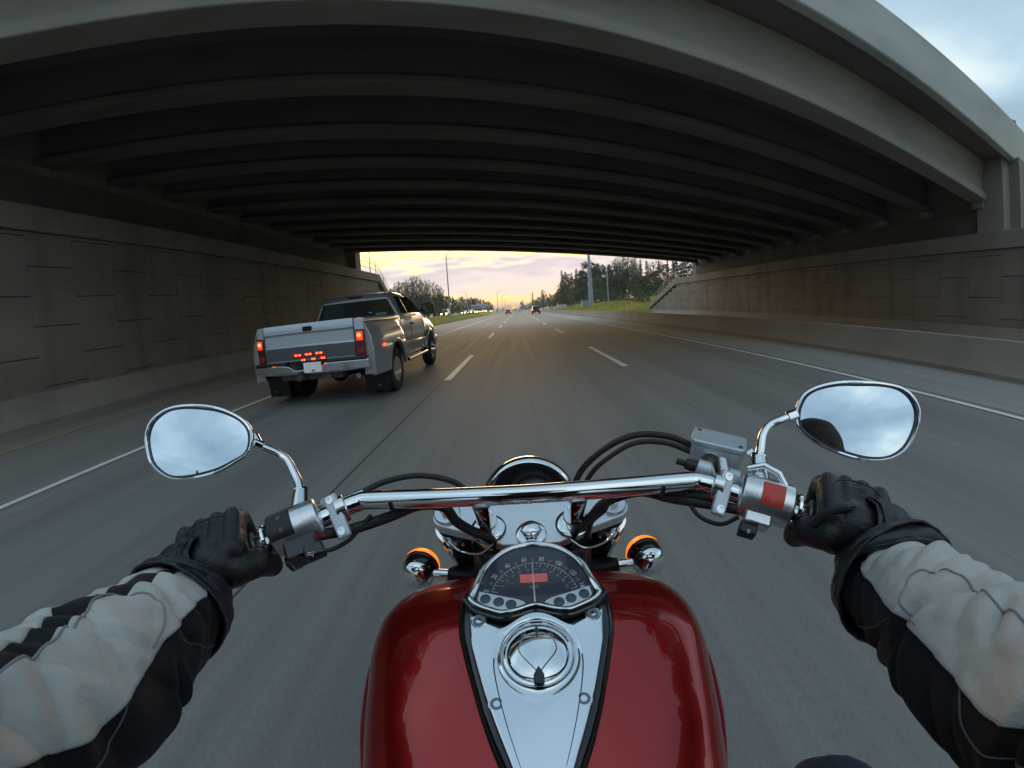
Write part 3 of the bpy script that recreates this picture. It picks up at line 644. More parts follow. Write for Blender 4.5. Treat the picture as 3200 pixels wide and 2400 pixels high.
# ---------------- headlight
hl = V((0, .735, .870)); M_ = Mat(hl, (0, 1, -.06))
b = MB(); b.lathe([(.001, -.135), (.022, -.132), (.045, -.120), (.064, -.098), (.078, -.066), (.086, -.034), (.089, -.012), (.089, .0)], M_, 56, cap=False); h_ = b.build('headlight', BLACKG, bike, smooth=60)
b = MB(); b.lathe([(.0885, -.010), (.0930, -.006), (.0955, .002), (.0955, .016), (.092, .024), (.086, .026)], M_, 56, cap=False); b.build('headlight_rim', CHROME, h_, smooth=60)
b = MB(); b.lathe([(.086, .024), (.07, .030), (.04, .034), (.001, .036)], M_, 40, cap=False); b.build('headlight_lens', mat('headlight_glass', (.8, .82, .85), .05, emit=(1, .93, .8), estr=1.5), h_)
b = MB(); b.tube([(0, .66, .80), (0, .70, .74)], .02, 14); b.build('headlight_bracket', BLACKP, h_)
# ---------------- front wheel, fender, engine, seat, rear (mostly hidden from the rider)
def wheel(b_, c, R_, w_, seg=40):
    prof_ = [(R_*.70, -w_*.42), (R_*.86, -w_*.5), (R_*.965, -w_*.42), (R_, -w_*.15), (R_, w_*.15), (R_*.965, w_*.42), (R_*.86, w_*.5), (R_*.70, w_*.42)]
    return b_.lathe(prof_, Mat(c, (1, 0, 0)), seg, cap=False)
for (c, R_, w_) in (((0, 1.09, .315), .315, .13), ((0, -.62, .33), .33, .17)):
    b = MB(); wheel(b, c, R_, w_); wh = b.build('wheel', TYRE, bike)
    b = MB(); b.lathe([(R_*.72, -w_*.4), (R_*.66, -w_*.2), (R_*.66, w_*.2), (R_*.72, w_*.4)], Mat(c, (1, 0, 0)), 40, cap=False); b.lathe([(.05, -.06), (.05, .06)], Mat(c, (1, 0, 0)), 20)
    for k in range(9): a = 2*pi*k/9; b.tube([V(c)+V((0, .04*cos(a), .04*sin(a))), V(c)+V((0, R_*.69*cos(a), R_*.69*sin(a)))], .013, 8)
    b.build('rim', CHROME, wh)
def fender(name, c, R_, w_, a0, a1):
    b = MB(); rs = []
    for k in range(17):
        a = R(a0+(a1-a0)*k/16); o = [(-w_, -.06), (-w_*.92, -.02), (-w_*.6, 0), (0, .008), (w_*.6, 0), (w_*.92, -.02), (w_, -.06)]
        rs.append([V((x, c[1]+(R_+d)*cos(a), c[2]+(R_+d)*sin(a))) for x, d in o])
    b.rings(rs, False); o = b.build(name, RED, bike, smooth=80); q = o.modifiers.new('s', 'SOLIDIFY'); q.thickness = .003; return o
fender('front_fender', (0, 1.09, .315), .365, .09, 30, 165); fender('rear_fender', (0, -.62, .33), .40, .12, 20, 170)
b = MB(); b.box((0, .12, .50), (.26, .36, .26)); b.lathe([(.075, 0), (.075, .26)], Mat((0, .22, .58), (0, .55, .8)), 24); b.lathe([(.075, 0), (.075, .24)], Mat((0, .02, .58), (0, -.55, .8)), 24); b.lathe([(.12, -.17), (.12, .17)], Mat((0, .1, .40), (1, 0, 0)), 32); b.build('engine', CAST, bike, bevel=.01)
b = MB(); b.tube([(.17, .2, .40), (.2, .0, .32), (.2, -.7, .30)], [.025, .03, .042], 16); b.build('exhaust', CHROME, bike)
b = MB(); rs = []
for y, w_, z in ((-.05, .09, .72), (-.15, .14, .70), (-.3, .18, .68), (-.45, .17, .71), (-.7, .11, .75), (-.85, .07, .74)):
    rs.append([V((w_*cos(2*pi*k/16), y, z+.045*sin(2*pi*k/16))) for k in range(16)])
b.rings(rs); b.build('seat', mat('seat_vinyl', (.015, .015, .015), .5, bump=.2, bscale=300), bike)
# ---------------- handlebar
half = [(0, .469, 1.020), (.10, .469, 1.0200), (.205, .4685, 1.0190), (.228, .464, 1.017), (.248, .454, 1.012), (.268, .442, 1.006), (.333, .405, .990), (.40, .367, .977), (.440, .344, .969)]
ptsb = [V((-x, y, z)) for x, y, z in reversed(half[1:])]+[V(p) for p in half]
b = MB(); b.tube(smoothpts(ptsb, 6), .0127, 32); bar = b.build('handlebar', CHROME, bike, smooth=80)
GA = (V(half[-1])-V(half[6])).normalized()
def onbar(s, x):     # point and axis on the sloping end of the bar
    a, c_ = V(half[4]), V(half[-1]); t = (x-a.x)/(c_.x-a.x); p = a.lerp(c_, t); d = (c_-a).normalized()
    return V((s*p.x, p.y, p.z)), V((s*d.x, d.y, d.z))
for s in (-1, 1):
    p, d = onbar(s, .352); q, _ = onbar(s, .440)
    b = MB(); L = (q-p).length; pr = [(.0125, 0)]
    for k in range(24): h0 = L*k/24; pr += [(.0170, h0), (.0175, h0+.0006), (.0175, h0+L/24*.55), (.0168, h0+L/24*.6)]
    pr += [(.0165, L), (.004, L+.001)]; b.lathe(pr, Mat(p, d), 24); g_ = b.build('grip', RUBBER, bike)
    b = MB(); b.lathe([(.018, 0), (.019, .003), (.018, .014), (.012, .018), (.001, .019)], Mat(q, d), 24); b.build('bar_end', CHROME, g_)
    p, d = onbar(s, .336); b = MB(); b.lathe([(.0195, 0), (.0205, .001), (.0205, .0045), (.0195, .0055)], Mat(p, d), 28, cap=False); b.build('chrome_collar', CHROME, g_)
# ---------------- switch housings
for s in (-1, 1):
    p, d = onbar(s, .272); q, _ = onbar(s, .331); L = (q-p).length; upv = (V((0, -.55, .85))); M_ = Mat(p, d, upv)   # local X points up and back to the rider
    b = MB(); b.lathe([(.0250, 0), (.0282, .0025), (.0288, .006), (.0288, L-.006), (.0282, L-.002), (.0255, L)], M_, 56); b.lathe([(.0293, L*.30), (.0293, L*.31)], M_, 56, cap=False)
    hs = b.build('switch_housing', BRUSH, bike, smooth=30, bevel=.0006)
    # rocker let into the face turned to the rider
    a0 = R(-30) if s > 0 else R(30)
    def cyl(a, h, r_): return M_ @ V((r_*cos(a), r_*sin(a), h))
    def patch(b_, a0, a1, h0, h1, r0, r1, n=8):
        rs_ = []
        for k in range(n+1):
            a = a0+(a1-a0)*k/n; rs_.append([cyl(a, h0, r0), cyl(a, h1, r0), cyl(a, h1, r1), cyl(a, h0, r1)])
        b_.rings(rs_)
    # angle sign: for the right side +Y_local faces down/back; find it numerically
    sg = 1 if (M_.to_3x3() @ V((0, 1, 0))).y < 0 else -1
    if s > 0:
        b = MB(); patch(b, sg*R(-14), sg*R(46), L*.36, L*.78, .0275, .0306); sw = b.build('kill_switch', mat('kill_red', (.62, .055, .035), .35), hs, bevel=.0008)
        mk_ = mat('faded_red_mark', (.72, .20, .17), .5)
        for a in (R(2), R(30)):
            c_ = cyl(sg*a, L*.57, .0308); nrm = (c_-(M_ @ V((0, 0, L*.54)))).normalized()
            b = MB(); M2 = Mat(c_, nrm, d); b.lathe([(.0034, -.0002), (.0034, .0003), (.0026, .0003), (.0026, -.0002)], M2, 20, cap=False)
            if a > .3: b.box(c_, (.0008, .0035, .0008), M2.to_3x3())
            else: b.tube([M2 @ V((-.0016, -.0016, .0002)), M2 @ V((.0016, .0016, .0002))], .0004, 5); b.tube([M2 @ V((-.0016, .0016, .0002)), M2 @ V((.0016, -.0016, .0002))], .0004, 5)
            b.build('switch_mark', mk_, sw)
        b = MB(); c_ = cyl(sg*R(95), L*.42, .031); M2 = Mat(c_, c_-(M_ @ V((0, 0, L*.42))), d); b.box(c_, (.034, .022, .020), M2.to_3x3()); ped = b.build('starter_block', BRUSH, hs, bevel=.003)
        c3 = cyl(sg*R(100), L*.30, .046); b = MB(); b.box(c3, (.022, .018, .016), M2.to_3x3()); sb = b.build('starter_button', BLACKP, hs, bevel=.002)
        c4 = cyl(sg*R(88), L*.30, .0525); b = MB(); b.lathe([(.0028, 0), (.0028, .0004)], Mat(c4, (0, -1, .4)), 16); b.build('button_mark', INK2, sb)
    else:
        b = MB(); patch(b, sg*R(-20), sg*R(48), L*.50, L*.97, .0275, .0305); sw = b.build('beam_switch', BLACKP, hs, bevel=.0008)
        for a in (R(-3), R(27)):
            c_ = cyl(sg*a, L*.72, .0307); nrm = (c_-(M_ @ V((0, 0, L*.56)))).normalized(); M2 = Mat(c_, nrm, d); b = MB()
            b.tube([M2 @ V((-.0006+.0022*cos(t_), .0026*sin(t_), .0003)) for t_ in [pi*.5-pi*k/8 for k in range(9)]]+[M2 @ V((-.0006, -.0026, .0003)), M2 @ V((-.0006, .0026, .0003))], .00035, 5)
            for dy in (-.0016, 0, .0016): b.tube([M2 @ V((-.0016, dy, .0003)), M2 @ V((-.0042, dy, .0003))], .0003, 5)
            b.build('switch_mark', mat('switch_print', (.30, .31, .33), .5), sw)
        c_ = cyl(sg*R(92), L*.50, .036); M2 = Mat(c_, c_-(M_ @ V((0, 0, L*.5))), d); b = MB(); b.box(c_, (.044, .030, .028), M2.to_3x3()); lo = b.build('control_block', BLACKG, hs, bevel=.004)
        c3 = cyl(sg*R(80), L*.28, .052); b = MB(); b.box(c3, (.026, .016, .018), M2.to_3x3()); hb = b.build('horn_button', BLACKG, hs, bevel=.003)
        c5 = c3+V((0, -.0105, .0040)); M3 = Mat(c5, (0, -1, .5), (1, 0, 0)); b = MB(); b.tube([M3 @ V(q_) for q_ in ((-.0035, -.001, 0), (0, -.001, 0), (.0035, -.003, 0), (.0035, .003, 0), (0, .001, 0), (-.0035, .001, 0), (-.0035, -.001, 0))], .0005, 5); b.build('horn_mark', mat('mark_white', (.75, .75, .75), .5), hb)
        b = MB(); c6 = cyl(sg*R(118), L*.8, .040); b.box(c6, (.018, .022, .014), M2.to_3x3()); b.build('signal_switch', BLACKP, hs, bevel=.003)
    # perch clamp next to the housing
    p, d = onbar(s, .2475); M_c = Mat(p-d*.008, d, V((0, -.5, .85))); b = MB(); b.lathe([(.0150, 0), (.0185, .001), (.0185, .015), (.0150, .016)], M_c, 36)
    cl = b.build('perch_clamp', POLISH, bike, smooth=30, bevel=.001)
    M_r = Mat(p+V((0, -.012, -.004)), V((0, -.80, .55)), d); b = MB()
    b.prism([(-.0085, -.030), (.0085, -.030), (.0095, -.020), (.0095, .022), (.0085, .031), (-.0085, .031), (-.0095, .022), (-.0095, -.020)], M_r, .009); pl_ = b.build('clamp_plate', CAST, cl, bevel=.0025)
    for yy in (-.022, .022):
        b = MB(); b.lathe([(.0052, .0088), (.0052, .0105), (.0028, .0105), (.0026, .0092), (.001, .0092)], M_r @ Matrix.Translation((0, yy, 0)), 20); b.build('bolt', CHROME, pl_)
    # lever ahead of the fingers
    pv, _ = onbar(s, .283); pv = pv+V((0, .040, .004)); e_, _ = onbar(s, .435); e_ = e_+V((0, .062, -.010))
    b = MB(); b.tube(smoothpts([pv, pv.lerp(e_, .3)+V((0, .012, 0)), pv.lerp(e_, .7)+V((0, .008, 0)), e_], 5), [.0075]+[.006]*14+[.0085], 12); b.build('brake_lever' if s > 0 else 'clutch_lever', POLISH, bike)
    b = MB(); b.tube([p+V((0, .010, 0)), pv], .011, 14); b.build('lever_perch', CAST, bike)
# brake fluid reservoir on the right
Mr = Matrix.Translation((.285, .532, 1.043)) @ Matrix.Rotation(R(-31.5), 4, 'Z') @ Matrix.Rotation(R(7), 4, 'X') @ Matrix.Rotation(R(9), 4, 'Y')
def rrect(w_, h_, r_, n=5):
    o = []
    for cx_, cy_, a in ((w_/2-r_, h_/2-r_, 0), (-w_/2+r_, h_/2-r_, 90), (-w_/2+r_, -h_/2+r_, 180), (w_/2-r_, -h_/2+r_, 270)): o += circ(cx_, cy_, r_, a, a+90, n)
    return o
b = MB(); b.prism(rrect(.078, .042, .007), Mr @ Matrix.Translation((0, 0, -.030)), .030); res_ = b.build('brake_reservoir', CAST, bike, bevel=.002)
b = MB(); b.prism(rrect(.082, .046, .008), Mr, .009); rl = b.build('reservoir_lid', CAST, res_, bevel=.0022)
for (x, y) in ((-.032, .014), (.032, -.014)): 
    b = MB(); b.lathe([(.0036, .0088), (.0034, .0098), (.0018, .0098), (.0016, .0088)], Mr @ Matrix.Translation((x, y, 0)), 16); b.build('lid_screw', BOLT, rl)
M_ = Mr @ Matrix.Translation((-.006, -.0215, -.0185)) @ Matrix.Rotation(R(90), 4, 'X')
b = MB(); M_ = M_ @ Matrix.Scale(1.15, 4); b.lathe([(.0125, -.002), (.0130, .001), (.0118, .0028), (.0100, .0024), (.0095, .0002)], M_, 32, cap=False); sgl = b.build('sight_glass_ring', CHROME, res_, smooth=50)
b = MB(); b.lathe([(.0094, -.001), (.0094, .0008), (.001, .0012)], M_, 28); b.build('sight_glass', mat('sight_window', (.14, .15, .13), .12), sgl)
b = MB(); b.lathe([(.0036, .0010), (.0034, .0022), (.001, .0024)], M_, 16); b.build('sight_level', mat('fluid_amber', (.42, .27, .07), .3), sgl)
b = MB(); b.tube([(.242, .508, 1.020), (.292, .478, 1.008)], .0120, 20); b.build('master_cylinder', CAST, bike)
b = MB(); b.tube([(.240, .510, 1.020), (.226, .516, 1.024)], [.0095, .0075], 14); b.tube([(.226, .516, 1.024), (.214, .521, 1.027)], .0045, 10); b.build('cylinder_boot', RUBBER, bike)
b = MB(); b.tube([(.270, .495, 1.026), (.258, .462, 1.016)], [.013, .0125], 14); b.build('clamp_neck', POLISH, bike)
b = MB(); b.lathe([(.0062, -.004), (.0062, .006), (.004, .007)], Mat((.320, .500, 1.036), (.6, -.2, .5)), 6); b.build('banjo_bolt', CHROME, bike, smooth=0, bevel=.0008)
# ---------------- mirrors
LM = [(-0.0047, 0.0556), (-0.0389, 0.0565), (-0.0639, 0.0504), (-0.084, 0.0361), (-0.0926, 0.0144), (-0.0901, -0.0091), (-0.084, -0.0263), (-0.0693, -0.0409), (-0.05, -0.0506), (-0.0237, -0.0531), (0.0046, -0.0516), (0.0325, -0.0457), (0.0579, -0.0348), (0.0785, -0.0236), (0.0855, -0.008), (0.0849, 0.0084), (0.0761, 0.0227), (0.0584, 0.0359), (0.0309, 0.0483)]
RM = [(0.009, 0.0557), (-0.0234, 0.0547), (-0.0534, 0.0478), (-0.0743, 0.0369), (-0.0843, 0.0218), (-0.0881, 0.0058), (-0.0857, -0.0121), (-0.0726, -0.0252), (-0.0538, -0.0365), (-0.0281, -0.047), (0.0005, -0.0547), (0.0277, -0.0572), (0.0537, -0.0535), (0.0737, -0.0422), (0.0861, -0.0264), (0.0953, -0.0042), (0.097, 0.0165), (0.0878, 0.0354), (0.0701, 0.0483), (0.0396, 0.0545)]
MIR_R = 1.0
MIRR = mat('mirror_silver', (.90, .93, .95), .01, 1.0)
for s, ol, C_, nn in ((-1, LM, V((-.46, .453, 1.111)), V((.237, -.895, .352))), (1, RM, V((.459, .445, 1.087)), V((-.405, -.850, .325)))):
    nn.normalize(); ux = V((0, 0, 1)).cross(nn).normalized(); uy = nn.cross(ux); MM = Matrix.Translation(C_) @ Matrix((ux, uy, nn)).transposed().to_4x4()
    o_ = dens(ol, 5)
    def rg(k, dz, d=0.0):
        out_ = []
        for x, y in o_: L_ = hypot(x, y); f = k-d/L_; out_.append(MM @ V((x*f, y*f, dz)))
        return out_
    b = MB(); b.rings([rg(.02, -.040), rg(.3, -.038), rg(.6, -.031), rg(.8, -.021), rg(.92, -.011), rg(1, -.003), rg(1, .001), rg(1, .0028, .0016), rg(1, .0030, .0042), rg(1, .0010, .0056), rg(1, -.0012, .0062)], True, False)
    mr = b.build('mirror', CHROME, bike, smooth=60)
    b = MB(); b.rings([rg(1, -.0004, .0060), rg(1, .0006, .0075), rg(1, -.0010, .0095)], True, False); b.build('mirror_gasket', mat('dark_gasket', (.05, .06, .09), .3), mr)
    b = MB(); rows_ = []
    for f_ in (.03, .15, .3, .45, .6, .72, .84, .93, 1.0):
        ring_ = []
        for x, y in o_: L_ = hypot(x, y); q_ = max(0.0, (1-.0085/L_))*f_; ring_.append(MM @ V((x*q_, y*q_, .0022-(L_*q_)**2/(2*MIR_R))))
        rows_.append(ring_)
    b.rings(rows_, True, False); b.add([rows_[0][k_] for k_ in range(len(o_))], [tuple(range(len(o_)))]); b.build('mirror_glass', MIRR, mr, smooth=180)
    # stem from the housing to the mirror
    hp, hd = onbar(s, .300)
    if s < 0: st = [(-.310, .464, 1.029), (-.320, .478, 1.040), (-.329, .486, 1.050), (-.343, .496, 1.067), (-.359, .495, 1.079), (-.380, .487, 1.093)]
    else: st = [(.313, .466, 1.038), (.322, .476, 1.049), (.331, .487, 1.064), (.344, .491, 1.077), (.359, .488, 1.084), (.376, .486, 1.089)]
    sp_ = smoothpts(st, 6); b = MB(); b.tube(sp_, [.0078-.0022*k/(len(sp_)-1) if k < len(sp_)*.75 else .0062 for k in range(len(sp_))], 20); stem = b.build('mirror_stem', CHROME, bike, smooth=80)
    for i0, (rr, ll) in ((0, (.0115, .014)), (len(sp_)-1, (.0088, .016))):
        p = sp_[i0]; dd = (sp_[1]-sp_[0]) if i0 == 0 else (sp_[-1]-sp_[-2]); M_ = Mat(p-dd.normalized()*ll*.4, dd); b = MB(); b.lathe([(rr*.9, 0), (rr, .001), (rr, ll*.9), (rr*.9, ll)], M_, 6); b.build('stem_nut', CHROME, stem, smooth=0, bevel=.0012)
    p = sp_[0]; b = MB(); b.tube([hp+V((0, .010, .012)), p+V((0, 0, .003))], [.014, .0112], 20); b.build('mirror_mount', POLISH, bike)
    b = MB(); e0 = sp_[-1]; e1 = MM @ V((.075*(1 if s < 0 else -1), 0.0, -.026)); b.tube([e0, e1], [.0075, .010], 14); b.build('mirror_joint', CHROME, stem)
# ---------------- cables and hoses
def cable(pts, r_, name='cable', m=RUBBER, par=bike):
    b = MB(); b.tube(smoothpts(pts, 7), r_, 10); return b.build(name, m, par)
cable([(.252, .548, 1.036), (.215, .558, 1.052), (.165, .566, 1.056), (.120, .566, 1.040), (.085, .575, 1.005), (.070, .590, .960), (.066, .600, .920), (.07, .62, .86)], .0050, 'brake_hose')
cable([(.250, .540, 1.028), (.210, .552, 1.044), (.165, .560, 1.046), (.128, .560, 1.030), (.098, .568, 1.0), (.082, .585, .95), (.08, .61, .87)], .0040)
cable([(.270, .420, .992), (.235, .452, .990), (.190, .475, .993), (.150, .490, 1.000), (.105, .498, .985), (.086, .505, .960), (.070, .512, .942), (.062, .540, .905), (.06, .58, .85)], .0068)
cable([(.255, .438, 1.000), (.21, .470, 1.000), (.16, .485, 1.002), (.118, .497, .998), (.103, .508, .968), (.088, .520, .945), (.086, .55, .90)], .0058)
cable([(-.270, .420, .992), (-.235, .450, .985), (-.190, .475, .990), (-.150, .488, 1.000), (-.118, .497, .992), (-.105, .505, .965), (-.088, .513, .945), (-.062, .520, .925), (-.055, .56, .88)], .0075)
cable([(-.285, .408, .985), (-.262, .415, .972), (-.240, .436, .974), (-.226, .452, .985), (-.21, .462, 1.0)], .0030)
cable([(.262, .418, .985), (.243, .428, .972), (.222, .446, .976), (.212, .462, .99), (.207, .468, 1.006)], .0030)
cable([(-.228, .487, 1.022), (-.195, .500, 1.032), (-.150, .508, 1.036), (-.105, .508, 1.026), (-.085, .52, 1.0), (-.075, .55, .95), (-.08, .6, .87)], .0042)
b = MB(); b.tube([(-.255, .470, 1.016), (-.224, .489, 1.022)], .0048, 10); b.build('cable_adjuster', POLISH, bike)
b = MB(); b.tube([(.288, .450, 1.036), (.306, .440, 1.042), (.320, .425, 1.034), (.324, .412, 1.020)], .0046, 12); b.tube([(.284, .446, 1.024), (.300, .436, 1.028), (.311, .424, 1.018)], .0040, 12); b.build('throttle_pipe', CHROME, bike)
for x in (-.19, .165, -.085+.0, .10): pass
for x in (-.178, .172):
    b = MB(); b.tube([(x, .469+.0134*cos(R(t_)), 1.0195+.0134*sin(R(t_))) for t_ in range(165, 331, 15)], .0028, 8); b.build('cable_tie', RUBBER, bike)
for s in (-1, 1):
    cable([(s*.055, .505, .925), (s*.078, .510, .905), (s*.110, .530, .898), (s*.130, .545, .905)], .0016, 'wire_clip', CHROME)
# ------------------------------------------------------------------ rider
rider = root('person', (0, -.25, 0), 'rider in black leather gloves and silver and black jacket holding the motorcycle handlebar', 'person')
def remesh(b, name, m, parent, vox=.004, it=6, disp=0.0, dscale=.05):
    o = b.build(name, m, parent, smooth=180)
    r_ = o.modifiers.new('r', 'REMESH'); r_.mode = 'VOXEL'; r_.voxel_size = vox; r_.use_smooth_shade = True
    s_ = o.modifiers.new('s', 'SMOOTH'); s_.factor = .5; s_.iterations = it
    if disp:
        t_ = bpy.data.textures.new(name+'_folds', 'CLOUDS'); t_.noise_scale = dscale; t_.noise_depth = 2
        d_ = o.modifiers.new('d', 'DISPLACE'); d_.texture = t_; d_.strength = disp; d_.mid_level = .5
    return o
def capsule(b, p, q, r0, r1, n=6, seg=16):
    p, q = V(p), V(q); d = (q-p); L = d.length; d.normalize(); M_ = Mat(p, d); pr = []
    for k in range(n): a = pi/2*(k+.02)/n; pr.append((r0*sin(a), -r0*cos(a)))
    pr.append((r0, 0)); pr.append((r1, L))
    for k in range(n): a = pi/2*(k+1)/n; pr.append((max(r1*cos(a), 1e-4), L+r1*sin(a)))
    b.lathe(pr, M_, seg)
def leather(name, col, folds):
    m = bpy.data.materials.new(name); m.use_nodes = True; t = m.node_tree; p = t.nodes['Principled BSDF']
    p.inputs['Base Color'].default_value = (*col, 1); p.inputs['Roughness'].default_value = .42; p.inputs['Specular IOR Level'].default_value = .5
    tcn = N(t, 'ShaderNodeTexCoord')
    v = N(t, 'ShaderNodeTexVoronoi'); v.inputs['Scale'].default_value = 420; t.links.new(tcn.outputs['Object'], v.inputs['Vector'])
    n_ = N(t, 'ShaderNodeTexNoise'); n_.inputs['Scale'].default_value = 45; n_.inputs['Detail'].default_value = 4; n_.inputs['Distortion'].default_value = .8; t.links.new(tcn.outputs['Object'], n_.inputs['Vector'])
    h_ = math_(t, 'ADD', math_(t, 'MULTIPLY', v.outputs[0], .25), math_(t, 'MULTIPLY', n_.outputs[0], folds))
    b_ = N(t, 'ShaderNodeBump'); b_.inputs['Strength'].default_value = .55; b_.inputs['Distance'].default_value = .003; t.links.new(h_, b_.inputs['Height']); t.links.new(b_.outputs[0], p.inputs['Normal'])
    t.links.new(mapr(t, n_.outputs[0], .35, .65, .34, .52), p.inputs['Roughness']); return m
LEA = leather('black_leather', (.014, .014, .016), 1.6)
LEA2 = leather('stretch_leather', (.020, .021, .026), .4)
def textile(name, col, bumpy=.5, rough=.75, sc=900):
    m = bpy.data.materials.new(name); m.use_nodes = True; t = m.node_tree; p = t.nodes['Principled BSDF']
    p.inputs['Roughness'].default_value = rough; p.inputs['Sheen Weight'].default_value = .25 if col[0] > .1 else .05
    tcn = N(t, 'ShaderNodeTexCoord')
    a = N(t, 'ShaderNodeTexNoise'); a.inputs['Scale'].default_value = 9; a.inputs['Detail'].default_value = 6; t.links.new(tcn.outputs['Object'], a.inputs['Vector'])
    c = ramp(t, a.outputs[0], [(.32, tuple(x*.72 for x in col)), (.5, col), (.7, tuple(min(1, x*1.1) for x in col))])
    if col[0] > .1:
        d_ = N(t, 'ShaderNodeTexNoise'); d_.inputs['Scale'].default_value = 5.5; t.links.new(tcn.outputs['Object'], d_.inputs['Vector'])
        c = mixc(t, math_(t, 'MULTIPLY', mapr(t, d_.outputs[0], .62, .74), .22), c, (col[0]*.45, col[1]*.40, col[2]*.30))
    t.links.new(c, p.inputs['Base Color'])
    g_ = N(t, 'ShaderNodeTexNoise'); g_.inputs['Scale'].default_value = sc; t.links.new(tcn.outputs['Object'], g_.inputs['Vector'])
    b_ = N(t, 'ShaderNodeBump'); b_.inputs['Strength'].default_value = bumpy; b_.inputs['Distance'].default_value = .0008; t.links.new(g_.outputs[0], b_.inputs['Height'])
    w_ = N(t, 'ShaderNodeTexNoise'); w_.inputs['Scale'].default_value = 34; w_.inputs['Detail'].default_value = 3; w_.inputs['Distortion'].default_value = 1.6; mp = N(t, 'ShaderNodeMapping'); mp.inputs['Scale'].default_value = (.55, 1.5, 1.0); t.links.new(tcn.outputs['Object'], mp.inputs[0]); t.links.new(mp.outputs[0], w_.inputs['Vector'])
    b2 = N(t, 'ShaderNodeBump'); b2.inputs['Strength'].default_value = .38; b2.inputs['Distance'].default_value = .006; t.links.new(w_.outputs[0], b2.inputs['Height']); t.links.new(b_.outputs[0], b2.inputs['Normal']); t.links.new(b2.outputs[0], p.inputs['Normal']); return m
SILT = textile('silver_textile', (.54, .525, .49)); BLKT = textile('black_textile', (.010, .0095, .0095), .6, .92)
STITCH = mat('grey_stitching', (.12, .12, .125), .8)
# body (under the clothes): one continuous figure
SH = {s: V((s*.205, -.235, 1.325)) for s in (-1, 1)}; EL = {s: V((s*.328, .03, 1.035)) for s in (-1, 1)}; WR = {s: V((s*.402, .322, .978)) for s in (-1, 1)}
b = MB()
capsule(b, (0, -.36, .84), (0, -.30, 1.12), .115, .125); capsule(b, (-.12, -.25, 1.30), (.12, -.25, 1.30), .075, .075); capsule(b, (0, -.30, 1.1), (0, -.25, 1.30), .12, .10)
capsule(b, (0, -.25, 1.34), (0, -.20, 1.47), .055, .055); b.ball((0, -.17, 1.56), .09, sc=(.85, 1.05, 1.2))
for s in (-1, 1):
    capsule(b, SH[s], EL[s], .045, .034); capsule(b, EL[s], WR[s]+V((0, 0, -.008)), .034, .022)
    capsule(b, (s*.10, -.34, .80), (s*.325, .155, .70), .085, .055); capsule(b, (s*.325, .155, .70), (s*.30, .02, .28), .052, .038); capsule(b, (s*.30, .0, .24), (s*.30, .17, .22), .042, .04)
remesh(b, 'body', mat('skin', (.45, .28, .20), .5), rider, .012, 4)
# trousers
b = MB(); JEAN = textile('blue_denim', (.022, .032, .065), .9, .85, 500); b.cur = 0
capsule(b, (-.06, -.37, .82), (.06, -.37, .82), .15, .15)
for s in (-1, 1):
    kx, ky, kz = (.345, .190, .675) if s > 0 else (-.335, .10, .67)
    capsule(b, (s*.11, -.34, .81), (kx, ky, kz), .105, .068); capsule(b, (kx, ky, kz), (s*.30, .01, .30), .068, .058)
remesh(b, 'jeans', JEAN, rider, .012, 6, .02, .08)
for s in (-1, 1):
    b = MB(); capsule(b, (s*.30, -.01, .30), (s*.30, .0, .24), .056, .05); capsule(b, (s*.30, -.02, .21), (s*.30, .19, .20), .05, .045); remesh(b, 'boot', LEA, rider, .01, 4)
# jacket torso
b = MB(); capsule(b, (0, -.37, .86), (0, -.315, 1.12), .155, .165); capsule(b, (-.13, -.265, 1.29), (.13, -.265, 1.29), .098, .098); capsule(b, (0, -.315, 1.1), (0, -.275, 1.28), .155, .13); capsule(b, (0, -.27, 1.34), (0, -.23, 1.42), .08, .07)
jk = remesh(b, 'jacket', BLKT, rider, .012, 6, .015, .09)
# helmet
b = MB(); b.ball((0, -.18, 1.575), .135, 32, 20, (.93, 1.08, 1.05)); capsule(b, (0, -.10, 1.50), (0, -.08, 1.49), .095, .085); hm = remesh(b, 'helmet', mat('helmet_shell', (.03, .03, .032), .15, coat=1.0), rider, .01, 4)
b = MB(); rs = []
for k in range(9):
    e_ = R(-16+34*k/8); rs.append([V((0, -.17, 1.585))+V((.131*sin(a)*cos(e_), .150*cos(a)*cos(e_), .142*sin(e_))) for a in [R(-72+144*j/16) for j in range(17)]])
b.rings(rs, False); b.build('visor', GLASSD, hm, smooth=180)
